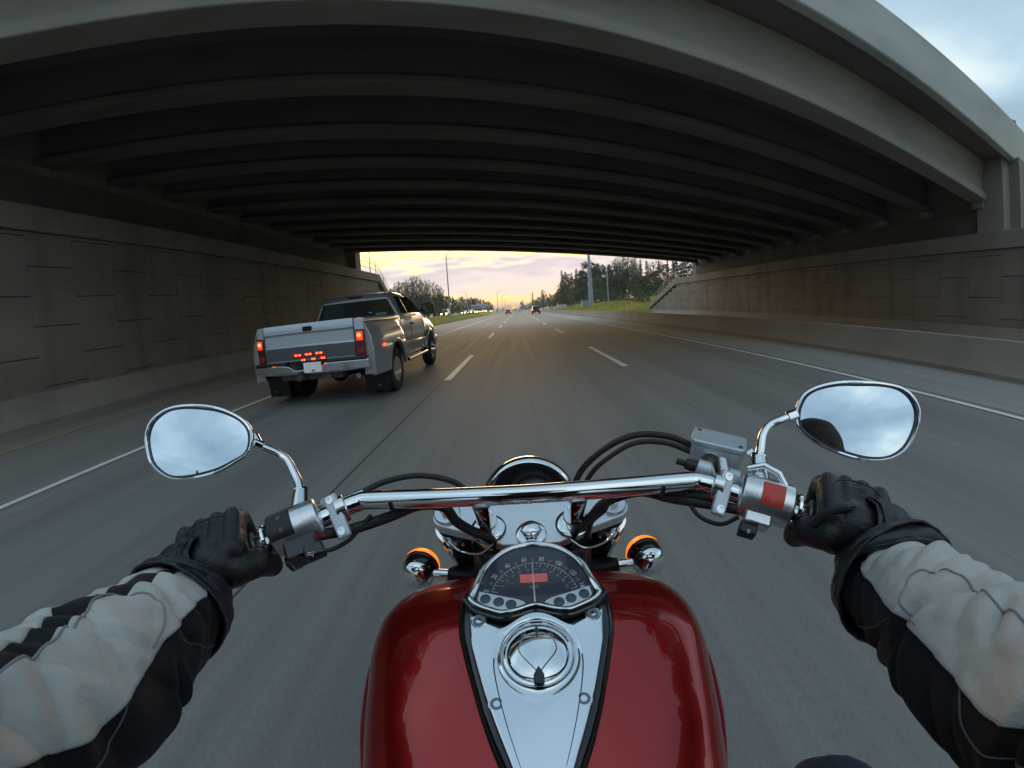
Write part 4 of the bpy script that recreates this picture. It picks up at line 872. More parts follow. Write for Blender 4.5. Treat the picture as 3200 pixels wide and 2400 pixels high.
# sleeves: lofted tubes with modelled folds; panels by angle around the arm
def frame_path(pts, n):
    sp_ = smoothpts(pts, n); return sp_
def sleeve(s):
    dz = 0.0 if s < 0 else 1.0
    ctl = [V((s*.408, .335, .968)), V((s*.400, .312, .960-.012*dz)), V((s*.388, .275, .967-.015*dz)), V((s*.373, .222, .985-.022*dz)), V((s*.358, .172, .996-.021*dz)), V((s*.342, .125, 1.006-.019*dz)), V((s*.330, .05, 1.036-.02*dz)), V((s*.318, -.02, 1.075)), V((s*.285, -.10, 1.16)), V((s*.235, -.19, 1.27)), V((s*.14, -.27, 1.33))]
    rad = [.030, .044, .056, .064, .068, .070, .074, .084, .088, .095, .09]
    K = 36; P = smoothpts(ctl, K); n = len(P); NSG = 150; rnd = random.Random(5+s)
    b = MB(); rs = []; up = V((0, 0, 1)); S = [0]
    for a, c in zip(P, P[1:]): S.append(S[-1]+(c-a).length)
    creases = []
    for k in range(42):
        creases.append((.06+.40*k/42+rnd.uniform(-.02, .02), R(rnd.uniform(20, 215)), rnd.uniform(-.034, .034), rnd.uniform(.0035, .0085), rnd.uniform(.0030, .0075), rnd.uniform(.35, 1.15)))
    for i, p in enumerate(P):
        t = (P[min(n-1, i+1)]-P[max(0, i-1)]).normalized(); r0 = lerp1([(k*K, rr) for k, rr in enumerate(rad)], i)
        sd_ = t.cross(up).normalized()*(-s); u_ = sd_.cross(t).normalized()*(1 if (sd_.cross(t)).z > 0 else -1)   # sd_ points to the outside of the arm, u_ up
        if sd_.x*s < 0: sd_ = -sd_
        ring = []
        for k in range(NSG):
            a = 2*pi*k/NSG       # 0 = outside, 90 = up, 180 = inside
            q = V((S[i]*1.0, cos(a)*.06, sin(a)*.06+s*.3))
            d_ = 0
            f_env = sstep(.012, .05, S[i])*(1-.4*sstep(.3, .4, S[i]))
            # oblique wrinkles plus soft billows
            for (s0, a0, sl_, dep, wd, hw_) in creases:
                u = S[i]-s0
                if abs(u) > .075: continue
                da = (a-a0+pi) % (2*pi)-pi
                if abs(da) > hw_: continue
                u = u-sl_*da; wdw = cos(da/hw_*pi/2)**.7
                d_ += dep*(-1.0*math.exp(-abs(u)/wd)+.50*math.exp(-((abs(u)-2.6*wd)/(1.7*wd))**2))*wdw
            d_ = d_*f_env+.010*noise.noise(V((S[i]*12, cos(a)*1.0, sin(a)*1.0+s*3)))*f_env+.0032*noise.noise(V((S[i]*40, cos(a)*2.4, sin(a)*2.4+s)))*f_env-.003
            rr = r0+d_
            ring.append(p+(sd_*cos(a)+u_*sin(a)*.94)*rr)
        rs.append(ring)
    b.rings(rs, True, True)
    o = b.build('jacket_sleeve', BLKT, rider, smooth=180)
    def on2(fi, adeg, lift):
        fi = max(0.0, min(n-1.001, fi)); i = int(fi); u = fi-i; k = (adeg % 360)/360*NSG; k0 = int(k) % NSG; k1 = (k0+1) % NSG; v = k-int(k)
        q = rs[i][k0].lerp(rs[i][k1], v).lerp(rs[i+1][k0].lerp(rs[i+1][k1], v), u); c_ = P[i].lerp(P[i+1], u); return q+(q-c_).normalized()*lift
    def a_s(x): return A_S+7*sin(x*24+.5)+3*sin(x*47)
    def a_w(x): return 8.5+6*max(0, sin(x*17-1.2))**2
    def a_hi(x): return A_HI+4*sstep(.10, .22, x)-50*(1-sstep(.045, .095, x))+5*sin(x*24+1)+3*sin(x*51)
    A_S, A_HI = (97, 157) if s < 0 else (48, 157)
    def panel(f0, f1, NC):
        bb = MB(); i0, i1 = int(24*K/16), max(j_ for j_ in range(n) if S[j_] < .37); rows = []
        for i in range(i0, i1+1):
            x = S[i]; a0, a1 = f0(x), f1(x); row = [on2(i, a0, -.001)]
            for k in range(NC+1): row.append(on2(i, a0+(a1-a0)*k/NC, .0016 if 0 < k < NC else .0010))
            row.append(on2(i, a1, -.001)); rows.append(row)
        bb.rings(rows, False); return bb.build('sleeve_panel', SILT, o, smooth=180)
    panel(lambda x: a_s(x)+a_w(x), a_hi, 44); panel(lambda x: -45, lambda x: a_s(x)-a_w(x), 30)
    # raised piping and a stitched seam lying on the cloth
    def on(i, adeg, lift=.0008):
        i = max(0, min(n-1, int(i*K/16))); k = (adeg % 360)/360*NSG; k0 = int(k) % NSG; k1 = (k0+1) % NSG; q = rs[i][k0].lerp(rs[i][k1], k-int(k)); return q+(q-P[i]).normalized()*lift
    def trace(pr_, lift, m=14):
        q_ = smoothpts([(i_*K/16, a_, 0) for i_, a_ in pr_], m); return [on2(p_.x, p_.y, lift) for p_ in q_]
    bb = MB(); bb.tube(trace([(74, 152), (66, 150), (60, 142), (56, 128), (57, 114), (63, 106), (72, 104), (84, 108), (96, 118)], .0020), .0011, 8); bb.build('piping', mat('grey_piping', (.30, .30, .31), .6), o)
    sm = trace([(34, 222), (40, 212), (46, 200), (52, 186), (57, 174), (61, 164)], .0006, 8); bb = MB()
    for k in range(0, len(sm)-1): bb.tube([sm[k], sm[k].lerp(sm[k+1], .62)], .0007, 5)
    bb.build('stitching', STITCH, o)
    bb = MB(); bb.tube(trace([(84, 162), (86, 172), (89, 184), (95, 182), (102, 176)], .0006), .0008, 5); bb.build('stitching', STITCH, o)
    bb = MB(); bb.tube([on2(f_*K/16, a_hi(S[min(n-1, int(f_*K/16))])-1.0, .0022) for f_ in [24+.5*j for j in range(160)] if S[min(n-1, int(f_*K/16))] < .365], .0010, 6); bb.build('panel_seam', mat('seam_thread', (.34, .34, .33), .8), o)
    # cuff band
    bb = MB(); c0 = [[P[int(i*K/16)]+(q-P[int(i*K/16)])*f_ for q in rs[int(i*K/16)]] for i, j, f_ in ((19, 20, .93), (20, 20, 1.02), (25, 25, 1.03), (33, 33, 1.025), (34, 34, .97))]
    bb.rings(c0, True, False); bb.build('cuff', BLKT, o, smooth=180) if s > 0 else None
    return o
for s in (-1, 1): sleeve(s)
# gloves
def glove(s):
    g0, a_ = onbar(s, .388); f_ = V((s*.46, .88, .0)); f_ = (f_-a_*f_.dot(a_)).normalized(); u_ = V((0, 0, 1)); u_ = (u_-a_*u_.dot(a_)-f_*u_.dot(f_)).normalized()
    def L(x, f, u): return g0+a_*x+f_*f+u_*u
    b = MB(); wr = V((s*.403, .325, .980))
    fx = [-.030, -.0085, .0130, .0335]; ex = [0, .004, .002, -.005]
    for i, x in enumerate(fx):
        e_ = ex[i]
        mcp = L(x*1.04, .004+e_, .0400); pip = L(x, .040+e_, .0260); dip = L(x*.98, .0405+e_, -.006); tip = L(x*.95, .018+e_, -.0265)
        r_ = [.0128, .0130, .0126, .0112][i]
        capsule(b, mcp, pip, r_*1.06, r_*1.0); capsule(b, pip, dip, r_*1.0, r_*.92); capsule(b, dip, tip, r_*.92, r_*.84)
        capsule(b, L(x*.95, -.040, .024), mcp, .0165, .0150)     # back of the hand
        b.ball(L(x*1.04, .008+e_, .0455), .0118)                  # padded knuckle
    capsule(b, L(-.022, -.038, .012), L(.024, -.030, .012), .021, .021); capsule(b, wr, L(0, -.040, .016), .034, .030); capsule(b, wr, L(-.012, -.03, .010), .031, .026)
    # thumb, around the inner side of the grip and under it
    t0, t1, t2, t3 = L(-.020, -.046, .002), L(-.043, -.030, -.010), L(-.050, -.010, -.030), L(-.046, .014, -.034)
    capsule(b, t0, t1, .0215, .0185); capsule(b, t1, t2, .0180, .0160); capsule(b, t2, t3, .0160, .0135)
    capsule(b, L(-.012, -.036, -.008), L(.022, -.028, -.010), .019, .017)   # heel of the palm
    o = remesh(b, 'glove', LEA, rider, .0022, 9)
    # seams and panels
    bb = MB(); bb.tube(smoothpts([L(-.032, -.030, .0395), L(-.028, -.010, .0530), L(-.006, -.004, .0575), L(.018, -.006, .0560), L(.038, -.016, .0470)], 6), .0011, 6); bb.build('seam', LEA2, o)
    bb = MB(); bb.tube(smoothpts([L(-.050, -.024, .004), L(-.060, -.006, -.016), L(-.060, .012, -.026)], 6), .0008, 6); bb.build('seam', LEA2, o)
    # gauntlet: flared ribbed cuff, open at the arm end
    dz = 0.0 if s < 0 else .014
    pc = [L(.004, -.040, .014), wr.lerp(L(0, -.040, .014), .5), wr, V((s*.398, .304, .972-dz*.6)), V((s*.392, .284, .968-dz)), V((s*.386, .262, .971-dz))]
    rc = [.0390, .0405, .0455, .0540, .0620, .0655] if s < 0 else [.0390, .0405, .0455, .0560, .0680, .0745]; sp_ = smoothpts(pc, 24); n = len(sp_); NG = 96; rs = []
    for i, p in enumerate(sp_):
        t = (sp_[min(n-1, i+1)]-sp_[max(0, i-1)]).normalized(); sd_ = t.cross(V((0, 0, 1))).normalized(); 
        if sd_.x*s < 0: sd_ = -sd_
        up_ = sd_.cross(t); up_ = up_ if up_.z > 0 else -up_; r0 = lerp1([(k*24, rr) for k, rr in enumerate(rc)], i); ring = []; iu = i/3.0
        for k in range(NG):
            a = 2*pi*k/NG; q = V((iu*.1, cos(a), sin(a)+s*2))
            rib = .0013*abs(sin(iu*1.15))*sstep(14, 18, iu)*(1-sstep(36, 38, iu))*(1 if 20 < math.degrees(a) < 160 else .25)
            r_ = r0+rib+.0035*noise.noise(q*1.7)*sstep(2, 10, iu)+.0014*noise.noise(q*6)
            cut = 0
            if i > n-30: cut = .012*sstep(n-30, n-1, i)*(cos(a-R(70)))      # slanted hem
            ring.append(p+(sd_*cos(a)*1.0+up_*sin(a)*(1.0 if sin(a) > 0 else .9))*r_-t*(-cut)*.0+t*cut*-1*(1 if s > 0 else .6)*.6)
        rs.append(ring)
    bb = MB(); bb.rings(rs, True, False); gg = bb.build('gauntlet', LEA2, o, smooth=180); q_ = gg.modifiers.new('t', 'SOLIDIFY'); q_.thickness = .0028; q_.offset = -1
    # wrist strap with a pull tab
    i0 = 27; bb = MB(); tt = (sp_[i0+1]-sp_[i0-1]).normalized(); ra = [[sp_[i0]+(q-sp_[i0])*f2+tt*h2 for q in rs[i0]] for f2, h2 in ((1.01, -.0085), (1.05, -.008), (1.055, .008), (1.01, .0085))]; bb.rings(ra, True, False); bb.build('wrist_strap', LEA, o, smooth=60)
    if s > 0:
        c_ = L(-.030, -.040, .030); bb = MB(); bb.tube(smoothpts([L(-.010, -.052, .046), L(-.028, -.050, .036), L(-.040, -.048, .022), L(-.046, -.046, .006)], 5), [.002]*2+[.0060]*13+[.004], 10); bb.build('strap_tab', LEA2, o)
    return o
for s in (-1, 1): glove(s)

# ------------------------------------------------------------------ pickup truck (dual rear wheels)
TX, TY = -3.27, 6.85
tr_ = root('pickup_truck', (TX, TY, 0), 'silver pickup truck with dual rear wheels and lit red lamps beside the left wall', 'pickup truck')
def car_paint(name, col, metal=.6, rough=.28):
    return mat(name, col, rough, metal, coat=.9, coatr=.04, var=.05, vscale=200)
SLV = car_paint('silver_paint', (.50, .50, .515), .6); WSLV = car_paint('pale_silver_paint', (.60, .64, .69), .2); DGR = car_paint('dark_grey_paint', (.13, .14, .155), .3)
def T(x, y, z): return V((TX+x, TY+y, z))
def Tm(x, y, z): return Matrix.Translation(T(x, y, z))
# bed: outer skin with shoulder, inner walls, floor
b = MB(); rs = []
def bedsec(y, w_, zb):
    zt = 1.335
    return [T(-w_+.03, y, zb), T(-w_, y, zb+.06), T(-w_-.01, y, .95), T(-w_+.005, y, 1.22), T(-w_+.03, y, 1.31), T(-w_+.07, y, zt), T(-w_+.13, y, zt), T(-w_+.16, y, zt-.03), T(-w_+.17, y, .86), T(w_-.17, y, .86), T(w_-.16, y, zt-.03), T(w_-.13, y, zt), T(w_-.07, y, zt), T(w_-.03, y, 1.31), T(w_-.005, y, 1.22), T(w_+.01, y, .95), T(w_, y, zb+.06), T(w_-.03, y, zb)]
for y, zb in ((-.98, .62), (-.52, .60), (-.46, .62), (-.33, .86), (0, .98), (.33, .86), (.46, .60), (.56, .56), (.98, .54)): rs.append(bedsec(y, .965, zb))
b.rings(rs); b.build('bed', SLV, tr_, smooth=40, bevel=.006)
# wide rear fenders over the dual wheels: a swelling of the bed side with a round wheel opening
for s in (-1, 1):
    b = MB(); rs = []; yl = [-1.02, -1.005, -.96, -.88, -.76, -.64, -.54]+[-.47+.94*k/22 for k in range(23)]+[.54, .62, .70, .78, .86, .93]
    for y in yl:
        f = sstep(.93, .50, y) if y > 0 else .62+.38*sstep(-1.05, -.60, y)
        if y < -1.01: f *= .86
        zb = .44 if abs(y) >= .47 else .40+sqrt(max(0, .47**2-y*y))*1.04
        zb = max(zb, .44) if y < .5 else max(zb, .44+.10*sstep(.5, .9, y))
        pr_ = []
        for z, k_ in ((1.27, 0), (1.235, .10), (1.17, .38), (1.10, .66), (1.02, .86), (.95, .95), (.885, .985), (.862, 1.0), (.850, 1.05), (.80, 1.06), (.66, 1.05), (.52, 1.02), (.44, .98)):
            z_ = max(z, zb); pr_.append(T(s*(.958+.185*k_*f), y, z_))
        pr_.append(T(s*(.958+.13*f), y, zb)); rs.append(pr_)
    b.rings(rs, False); fo = b.build('rear_fender', SLV, tr_, smooth=50); q_ = fo.modifiers.new('t', 'SOLIDIFY'); q_.thickness = .014; q_.offset = -1
    b = MB(); rs = [[T(s*(1.155), .47*1.0*cos(R(a)), .40+.488*sin(R(a))), T(s*1.172, .492*cos(R(a)), .40+.512*sin(R(a))), T(s*1.150, .52*cos(R(a)), .40+.54*sin(R(a)))] for a in range(6, 175, 7)]
    b.rings(rs, False); b.build('arch_lip', SLV, fo, smooth=80)
    b = MB(); b.add([T(s*.90, -1.0, .46), T(s*1.075, -1.005, .46), T(s*1.08, -1.005, .86), T(s*1.03, -1.005, 1.08), T(s*.955, -1.005, 1.26), T(s*.90, -1.0, 1.26)], [(0, 1, 2, 3, 4, 5)]); b.build('quarter_closure', SLV, fo)
    b = MB(); b.ball(T(s*1.150, -.66, .87), .030, sc=(.5, 1.2, .7)); b.build('side_marker', red_lamp('marker_red', 5), tr_)
    b = MB(); b.box(T(s*.93, -.60, .37), (.42, .012, .50), Matrix.Rotation(R(4), 3, 'X')); mf = b.build('mud_flap', BLACKP, tr_, bevel=.004)
    b = MB(); b.box(T(s*.98, -.63, .22), (.05, .006, .008)); b.build('flap_badge', CHROME, mf)
# tailgate
b = MB(); rs = []
for x in (-.80, .80):
    rs.append([T(x, -1.03, .72), T(x, -1.045, .76), T(x, -1.045, .985), T(x, -1.030, 1.0), T(x, -1.030, 1.17), T(x, -1.045, 1.185), T(x, -1.045, 1.30), T(x, -1.025, 1.335), T(x, -.99, 1.335), T(x, -.985, .72)])
b.rings(rs); tg = b.build('tailgate', WSLV, tr_, bevel=.004)
b = MB(); b.box(T(0, -1.049, .875), (1.60, .010, .20)); b.build('tailgate_band', DGR, tg, bevel=.003)
for xg in (-.803, .803): b = MB(); b.box(T(xg, -1.040, 1.03), (.008, .012, .60)); b.build('tailgate_gap', BLACKP, tg)
b = MB(); b.box(T(0, -1.047, 1.19), (1.60, .006, .012)); b.build('tailgate_crease', DGR, tg)
b = MB(); M_ = Tm(.02, -1.046, 1.245) @ Matrix.Rotation(R(90), 4, 'X'); b.prism(rrect(.17, .075, .03), M_, .010); th_ = b.build('tailgate_handle', BLACKG, tg, bevel=.004)
b = MB(); b.prism(rrect(.12, .03, .012), M_ @ Matrix.Translation((0, -.006, .010)), .012); b.build('handle_lever', BLACKP, th_, bevel=.003)
for s in (-1, 1):      # corner posts and tail lamps
    b = MB(); b.hexa([T(s*.805-.0, -1.03, .72), T(s*.965, -1.0, .72), T(s*.97, -.95, .72), T(s*.805, -.95, .72), T(s*.805, -1.04, 1.325), T(s*.95, -1.005, 1.325), T(s*.955, -.95, 1.325), T(s*.805, -.95, 1.325)] if s > 0 else
        [T(-.965, -1.0, .72), T(-.805, -1.03, .72), T(-.805, -.95, .72), T(-.97, -.95, .72), T(-.95, -1.005, 1.325), T(-.805, -1.04, 1.325), T(-.805, -.95, 1.325), T(-.955, -.95, 1.325)])
    b.build('corner_post', WSLV, tr_, bevel=.012)
    b = MB(); b.box(T(s*.890, -1.032, .945), (.135, .05, .42), Matrix.Rotation(s*R(10), 3, 'Z')); tl = b.build('tail_lamp', mat('smoked_red', (.09, .008, .010), .12, coat=.6), tr_, bevel=.015, bseg=3)
    b = MB(); b.box(T(s*.890, -1.052, 1.055), (.105, .03, .14), Matrix.Rotation(s*R(10), 3, 'Z')); b.build('lamp_glow', red_lamp('tail_red', .9), tl, bevel=.014, bseg=3)
    b = MB(); b.ball(T(s*.885, -1.066, 1.065), .036, sc=(1.0, .35, .85)); b.build('lamp_bulb', mat('bulb_hot', (1, .3, .1), .3, emit=(1, .14, .03), estr=4), tl)
    b = MB(); b.box(T(s*.885, -1.050, .83), (.12, .03, .09), Matrix.Rotation(s*R(10), 3, 'Z')); b.build('reverse_lens', mat('dim_red', (.10, .02, .02), .2, emit=(1, .05, .03), estr=.03), tl, bevel=.01)
# bumper with step and plate recess
b = MB(); rs = []
for k in range(21):
    x = -1.02+2.04*k/20; c_ = .05*(abs(x)/1.02)**3; dip = .085*(1-sstep(.24, .34, abs(x)))
    rs.append([T(x, -1.03+c_, .545+c_*.4), T(x, -1.17+c_*1.8, .55+c_*.4), T(x, -1.19+c_*1.8, .58), T(x, -1.19+c_*1.8, .70-dip), T(x, -1.16+c_*1.8, .722-dip), T(x, -1.03+c_, .722-dip)])
b.rings(rs); bp_ = b.build('rear_bumper', mat('bumper_chrome', (.72, .73, .75), .16, 1.0, rvar=.06, vscale=6), tr_, smooth=30, bevel=.004)
b = MB()
b.hexa([T(-.98, -1.13, .725), T(-.36, -1.17, .725), T(-.36, -1.05, .725), T(-.98, -1.03, .725), T(-.98, -1.12, .755), T(-.36, -1.16, .755), T(-.36, -1.05, .755), T(-.98, -1.03, .755)]); b.build('bumper_step', BLACKP, bp_)
b = MB(); b.hexa([T(.36, -1.17, .725), T(.98, -1.13, .725), T(.98, -1.03, .725), T(.36, -1.05, .725), T(.36, -1.16, .755), T(.98, -1.12, .755), T(.98, -1.03, .755), T(.36, -1.05, .755)]); b.build('bumper_step', BLACKP, bp_)
b = MB(); b.box(T(0, -1.07, .70), (.70, .06, .11)); b.build('plate_recess', BLACKP, bp_)
b = MB(); b.box(T(.12, -1.205, .655), (.305, .006, .155)); lp = b.build('licence_plate', mat('plate_white_glow', (.62, .64, .70), .4, emit=(.7, .72, .8), estr=.12, var=.12, vscale=12), bp_, bevel=.002)  # plate colour given a faint glow of its own, no lamp here
b = MB(); b.box(T(.13, -1.2085, .605), (.05, .002, .03)); b.build('plate_sticker', mat('sticker_red', (.55, .09, .05), .5), lp)
LED = mat('led_red', (1, .05, .02), .2, emit=(1, .045, .015), estr=6)
for (x, z, w_) in ((-.14, .845, .12), (.05, .850, .12), (.24, .855, .12), (-.05, .765, .075), (.13, .770, .075), (.30, .775, .075)):
    b = MB(); M_ = Tm(x-.05, -1.058, z) @ Matrix.Rotation(R(90), 4, 'X'); b.prism(rrect(w_+.02, .052, .018), M_, .010); lm = b.build('brake_lamp', mat('led_housing', (.25, .01, .01), .25), tr_, bevel=.003)
    for dx in (-w_*.27, w_*.27): b = MB(); b.prism(rrect(w_*.38, .028, .008), M_ @ Matrix.Translation((dx, 0, .0105)), .004); b.build('lamp_led', LED, lm)
# tow hitch, axle, exhaust
b = MB(); b.box(T(0, -1.0, .50), (1.1, .10, .10)); b.box(T(-.10, -1.16, .50), (.08, .20, .08)); b.ball(T(-.10, -1.24, .585), .026); b.tube([T(-.10, -1.24, .52), T(-.10, -1.24, .58)], .012, 10); b.box(T(.30, -1.10, .50), (.16, .04, .07)); b.build('tow_hitch', mat('rusty_steel', (.13, .10, .08), .6, .5, var=.4, vscale=12), tr_, bevel=.006)
b = MB(); b.tube([T(-.95, 0, .40), T(.95, 0, .40)], .055, 14); b.ball(T(0, 0, .40), .17, sc=(1, 1, 1)); b.box(T(0, 1.6, .50), (.95, 4.6, .16)); b.build('chassis', BLACKP, tr_)
b = MB(); b.tube([T(.62, .3, .40), T(.66, -.55, .42), T(.72, -.85, .43)], .04, 14); b.build('tailpipe', mat('tailpipe_steel', (.35, .30, .24), .4, .9), tr_)
def road_wheel(x, y, r_, w_, side, rimr=.215, deep=.03, parent=tr_, oth=(TX, TY), seg=40):
    c_ = V((oth[0]+x, oth[1]+y, r_)); M_ = Mat(c_, (side, 0, 0)); b = MB()
    b.lathe([(rimr, -w_*.45), (r_*.80, -w_*.5), (r_*.94, -w_*.47), (r_*.995, -w_*.36), (r_, 0), (r_*.995, w_*.36), (r_*.94, w_*.47), (r_*.80, w_*.5), (rimr, w_*.45)], M_, seg, cap=False); t_ = b.build('wheel', TYRE, parent, smooth=50)
    b = MB(); b.lathe([(rimr*1.02, w_*.46), (rimr*.97, w_*.47), (rimr*.90, w_*.38), (rimr*.86, w_*.5-deep-.03), (rimr*.60, w_*.5-deep-.02), (rimr*.42, w_*.5-deep+.03), (rimr*.40, w_*.5-deep+.065), (rimr*.25, w_*.5-deep+.075), (.001, w_*.5-deep+.075)], M_, seg); rm = b.build('rim', CHROME, t_, smooth=35)
    for k in range(8):
        a = 2*pi*k/8; b = MB(); b.lathe([(.020, 0), (.020, .006), (.001, .006)], M_ @ Matrix.Translation((rimr*.73*cos(a), rimr*.73*sin(a), w_*.5-deep-.026)), 10); b.build('rim_hole', BLACKP, rm)
    return t_
for s in (-1, 1):
    road_wheel(s*1.005, 0, .39, .22, s, deep=.10); 
    b = MB(); b.lathe([(.20, -.11), (.31, -.11), (.38, -.09), (.39, 0), (.38, .09), (.31, .11), (.20, .11)], Mat(T(s*.75, 0, .39), (s, 0, 0)), 40); b.build('inner_wheel', TYRE, tr_, smooth=50)
    road_wheel(s*.90, 3.50, .39, .23, s, deep=.0)
# cab: lower body loft + greenhouse
b = MB(); rs = []
def cabsec(y, w_, zb, zt, rnd=.05): return [T(-w_+.06, y, zb), T(-w_, y, zb+.08), T(-w_-.012, y, .92), T(-w_, y, zt-.14), T(-w_+rnd, y, zt), T(w_-rnd, y, zt), T(w_, y, zt-.14), T(w_+.012, y, .92), T(w_, y, zb+.08), T(w_-.06, y, zb)]
for y, w_, zb, zt in ((1.02, .955, .50, 1.31), (1.3, .965, .46, 1.32), (2.2, .965, .45, 1.32), (2.92, .965, .46, 1.32)): rs.append(cabsec(y, w_, zb, zt))
b.rings(rs); b.build('cab', SLV, tr_, smooth=40, bevel=.006)
b = MB(); rs = []
for y, w_, zb, zt in ((2.93, .955, .50, 1.26), (3.02, .955, .88, 1.25), (3.30, .955, .93, 1.23), (3.70, .955, .93, 1.19), (3.98, .955, .86, 1.15), (4.10, .945, .58, 1.10), (4.30, .90, .56, 1.02)): rs.append(cabsec(y, w_, zb, zt, .10))
b.rings(rs); b.build('front_fenders', SLV, tr_, smooth=50, bevel=.01)
b = MB(); rs = []
for y, w_, z in ((2.90, .66, 1.33), (3.3, .64, 1.35), (3.8, .58, 1.31), (4.2, .50, 1.22), (4.38, .45, 1.08)):
    rs.append([T(-w_-.06, y, z-.16), T(-w_, y, z-.03), T(-w_*.6, y, z), T(0, y, z+.012), T(w_*.6, y, z), T(w_, y, z-.03), T(w_+.06, y, z-.16)])
b.rings([r_+[T(.3, y_, .6), T(-.3, y_, .6)] for r_, y_ in zip(rs, (2.9, 3.3, 3.8, 4.2, 4.38))]); b.build('hood', SLV, tr_, smooth=50)
for s in (-1, 1):      # front wheel arch lips
    b = MB(); rs = []
    for k in range(15):
        a = R(8+164*k/14); rs.append([T(s*x, 3.50+rr*cos(a)*1.02, .41+rr*sin(a)) for rr, x in ((.45, .90), (.45, .985), (.475, 1.0), (.52, .985), (.57, .95))])
    b.rings(rs, False); q = b.build('wheel_arch', SLV, tr_, smooth=60); m_ = q.modifiers.new('t', 'SOLIDIFY'); m_.thickness = .01
b = MB(); b.box(T(0, 4.36, .62), (1.9, .16, .20)); b.build('front_bumper', CHROME, tr_, bevel=.03)
# greenhouse
def ghsec(y, wb, wt, zt): return [T(-wb, y, 1.30), T(-wt-.02, y, zt-.06), T(-wt+.05, y, zt), T(0, y, zt+.02), T(wt-.05, y, zt), T(wt+.02, y, zt-.06), T(wb, y, 1.30)]
b = MB(); rs = [ghsec(1.03, .93, .73, 1.70), ghsec(1.16, .93, .72, 1.795), ghsec(1.5, .93, .70, 1.83), ghsec(2.1, .93, .69, 1.82), ghsec(2.32, .93, .69, 1.78), ghsec(2.62, .93, .76, 1.56), ghsec(2.98, .92, .90, 1.34)]
b.rings(rs); rf = b.build('cab_roof', SLV, tr_, smooth=50, bevel=.01)
# rear window with split panes
def quad_slab(b, q, th, nrm):
    q = [V(p) for p in q]; n_ = V(nrm)*th; b.hexa([q[0], q[1], q[1]+n_, q[0]+n_, q[3], q[2], q[2]+n_, q[3]+n_])
def on_rear(x, z): return T(x, 1.03-.012, z)
b = MB(); quad_slab(b, [T(-.86, 1.022, 1.345), T(.86, 1.022, 1.345), T(.70, 1.026, 1.675), T(-.70, 1.026, 1.675)], .018, (0, -1, 0)); rw = b.build('rear_window', GLASSD, tr_, bevel=.012)
b = MB(); b.box(T(-.22, 1.0, 1.51), (.022, .008, .30)); b.build('window_bar', BLACKP, rw)
b = MB(); quad_slab(b, [T(-.72, 1.002, 1.37), T(-.24, 1.002, 1.37), T(-.24, 1.004, 1.655), T(-.66, 1.004, 1.655)], .003, (0, -1, 0)); b.build('sliding_pane', mat('tint_glass', (.02, .03, .036), .04, spec=.8), rw)
b = MB(); b.box(T(.56, 1.0, 1.385), (.22, .003, .035)); st = b.build('window_sticker', mat('sticker_grey', (.42, .47, .52), .5), rw)
b = MB(); b.box(T(.56, .997, 1.385), (.19, .002, .018)); b.build('sticker_text_bar', mat('sticker_dark', (.08, .10, .12), .5), st)
b = MB(); b.box(T(.33, 1.0, 1.43), (.07, .003, .016)); b.build('window_sticker', MATS['sticker_grey'], rw)
b = MB(); b.box(T(0, 1.07, 1.755), (.30, .06, .035), Matrix.Rotation(R(40), 3, 'X')); b.build('high_brake_lamp', mat('dark_red_lens', (.08, .02, .02), .2), tr_, bevel=.006)
for s in (-1, 1):
    b = MB()
    def side(y, z): # point on the greenhouse side
        f_ = (z-1.30)/(1.76-1.30); return T(s*(.938+(.725-.938)*f_+.012), y, z)
    q = [side(1.20, 1.36), side(1.62, 1.36), side(1.62, 1.72), side(1.27, 1.72)]; n_ = V((s, 0, .4)).normalized()
    def pane(pts, th):
        b_ = MB(); p_ = [V(x) for x in pts]; b_.add(p_+[x+n_*th for x in p_], [tuple(range(len(p_)-1, -1, -1)), tuple(range(len(p_), 2*len(p_)))]+[(i, (i+1) % len(p_), (i+1) % len(p_)+len(p_), i+len(p_)) for i in range(len(p_))]); return b_
    pane(q, .008).build('side_window', GLASSD, tr_)
    pane([side(1.69, 1.36), side(2.82, 1.36), side(2.70, 1.47), side(2.38, 1.70), side(2.25, 1.725), side(1.69, 1.725)], .008).build('side_window', GLASSD, tr_)
    for yy in (1.66, 2.86): b = MB(); b.box(T(s*.978, yy, .92), (.006, .012, .74)); b.build('door_gap', BLACKP, tr_)
    b = MB(); b.box(T(s*.985, 1.80, 1.14), (.03, .18, .035)); b.build('door_handle', BLACKP, tr_, bevel=.008)
    b = MB(); b.box(T(s*.988, 2.0, .74), (.02, 1.85, .05)); b.build('door_moulding', CHROME, tr_, bevel=.006)
    b = MB(); b.tube([T(s*1.00, 1.15, .42), T(s*1.00, 2.85, .42)], .035, 14); b.build('running_board', CHROME, tr_)
    b = MB(); b.tube([T(s*.90, 2.62, 1.38), T(s*1.06, 2.60, 1.42)], .028, 10); mm_ = b.build('mirror_arm', BLACKP, tr_)
    b = MB(); b.prism(rrect(.27, .25, .06), Tm(s*1.20, 2.56, 1.44) @ Matrix.Rotation(R(90), 4, 'X') @ Matrix.Rotation(0, 4, 'Z'), .11)
    mb_ = b.build('door_mirror', BLACKP, tr_, bevel=.03, bseg=4)
    b = MB(); b.prism(rrect(.22, .20, .04), Tm(s*1.20, 2.449, 1.44) @ Matrix.Rotation(R(90), 4, 'X'), .003); b.build('mirror_glass', mat('dark_mirror', (.10, .11, .12), .05, 1.0), mb_)
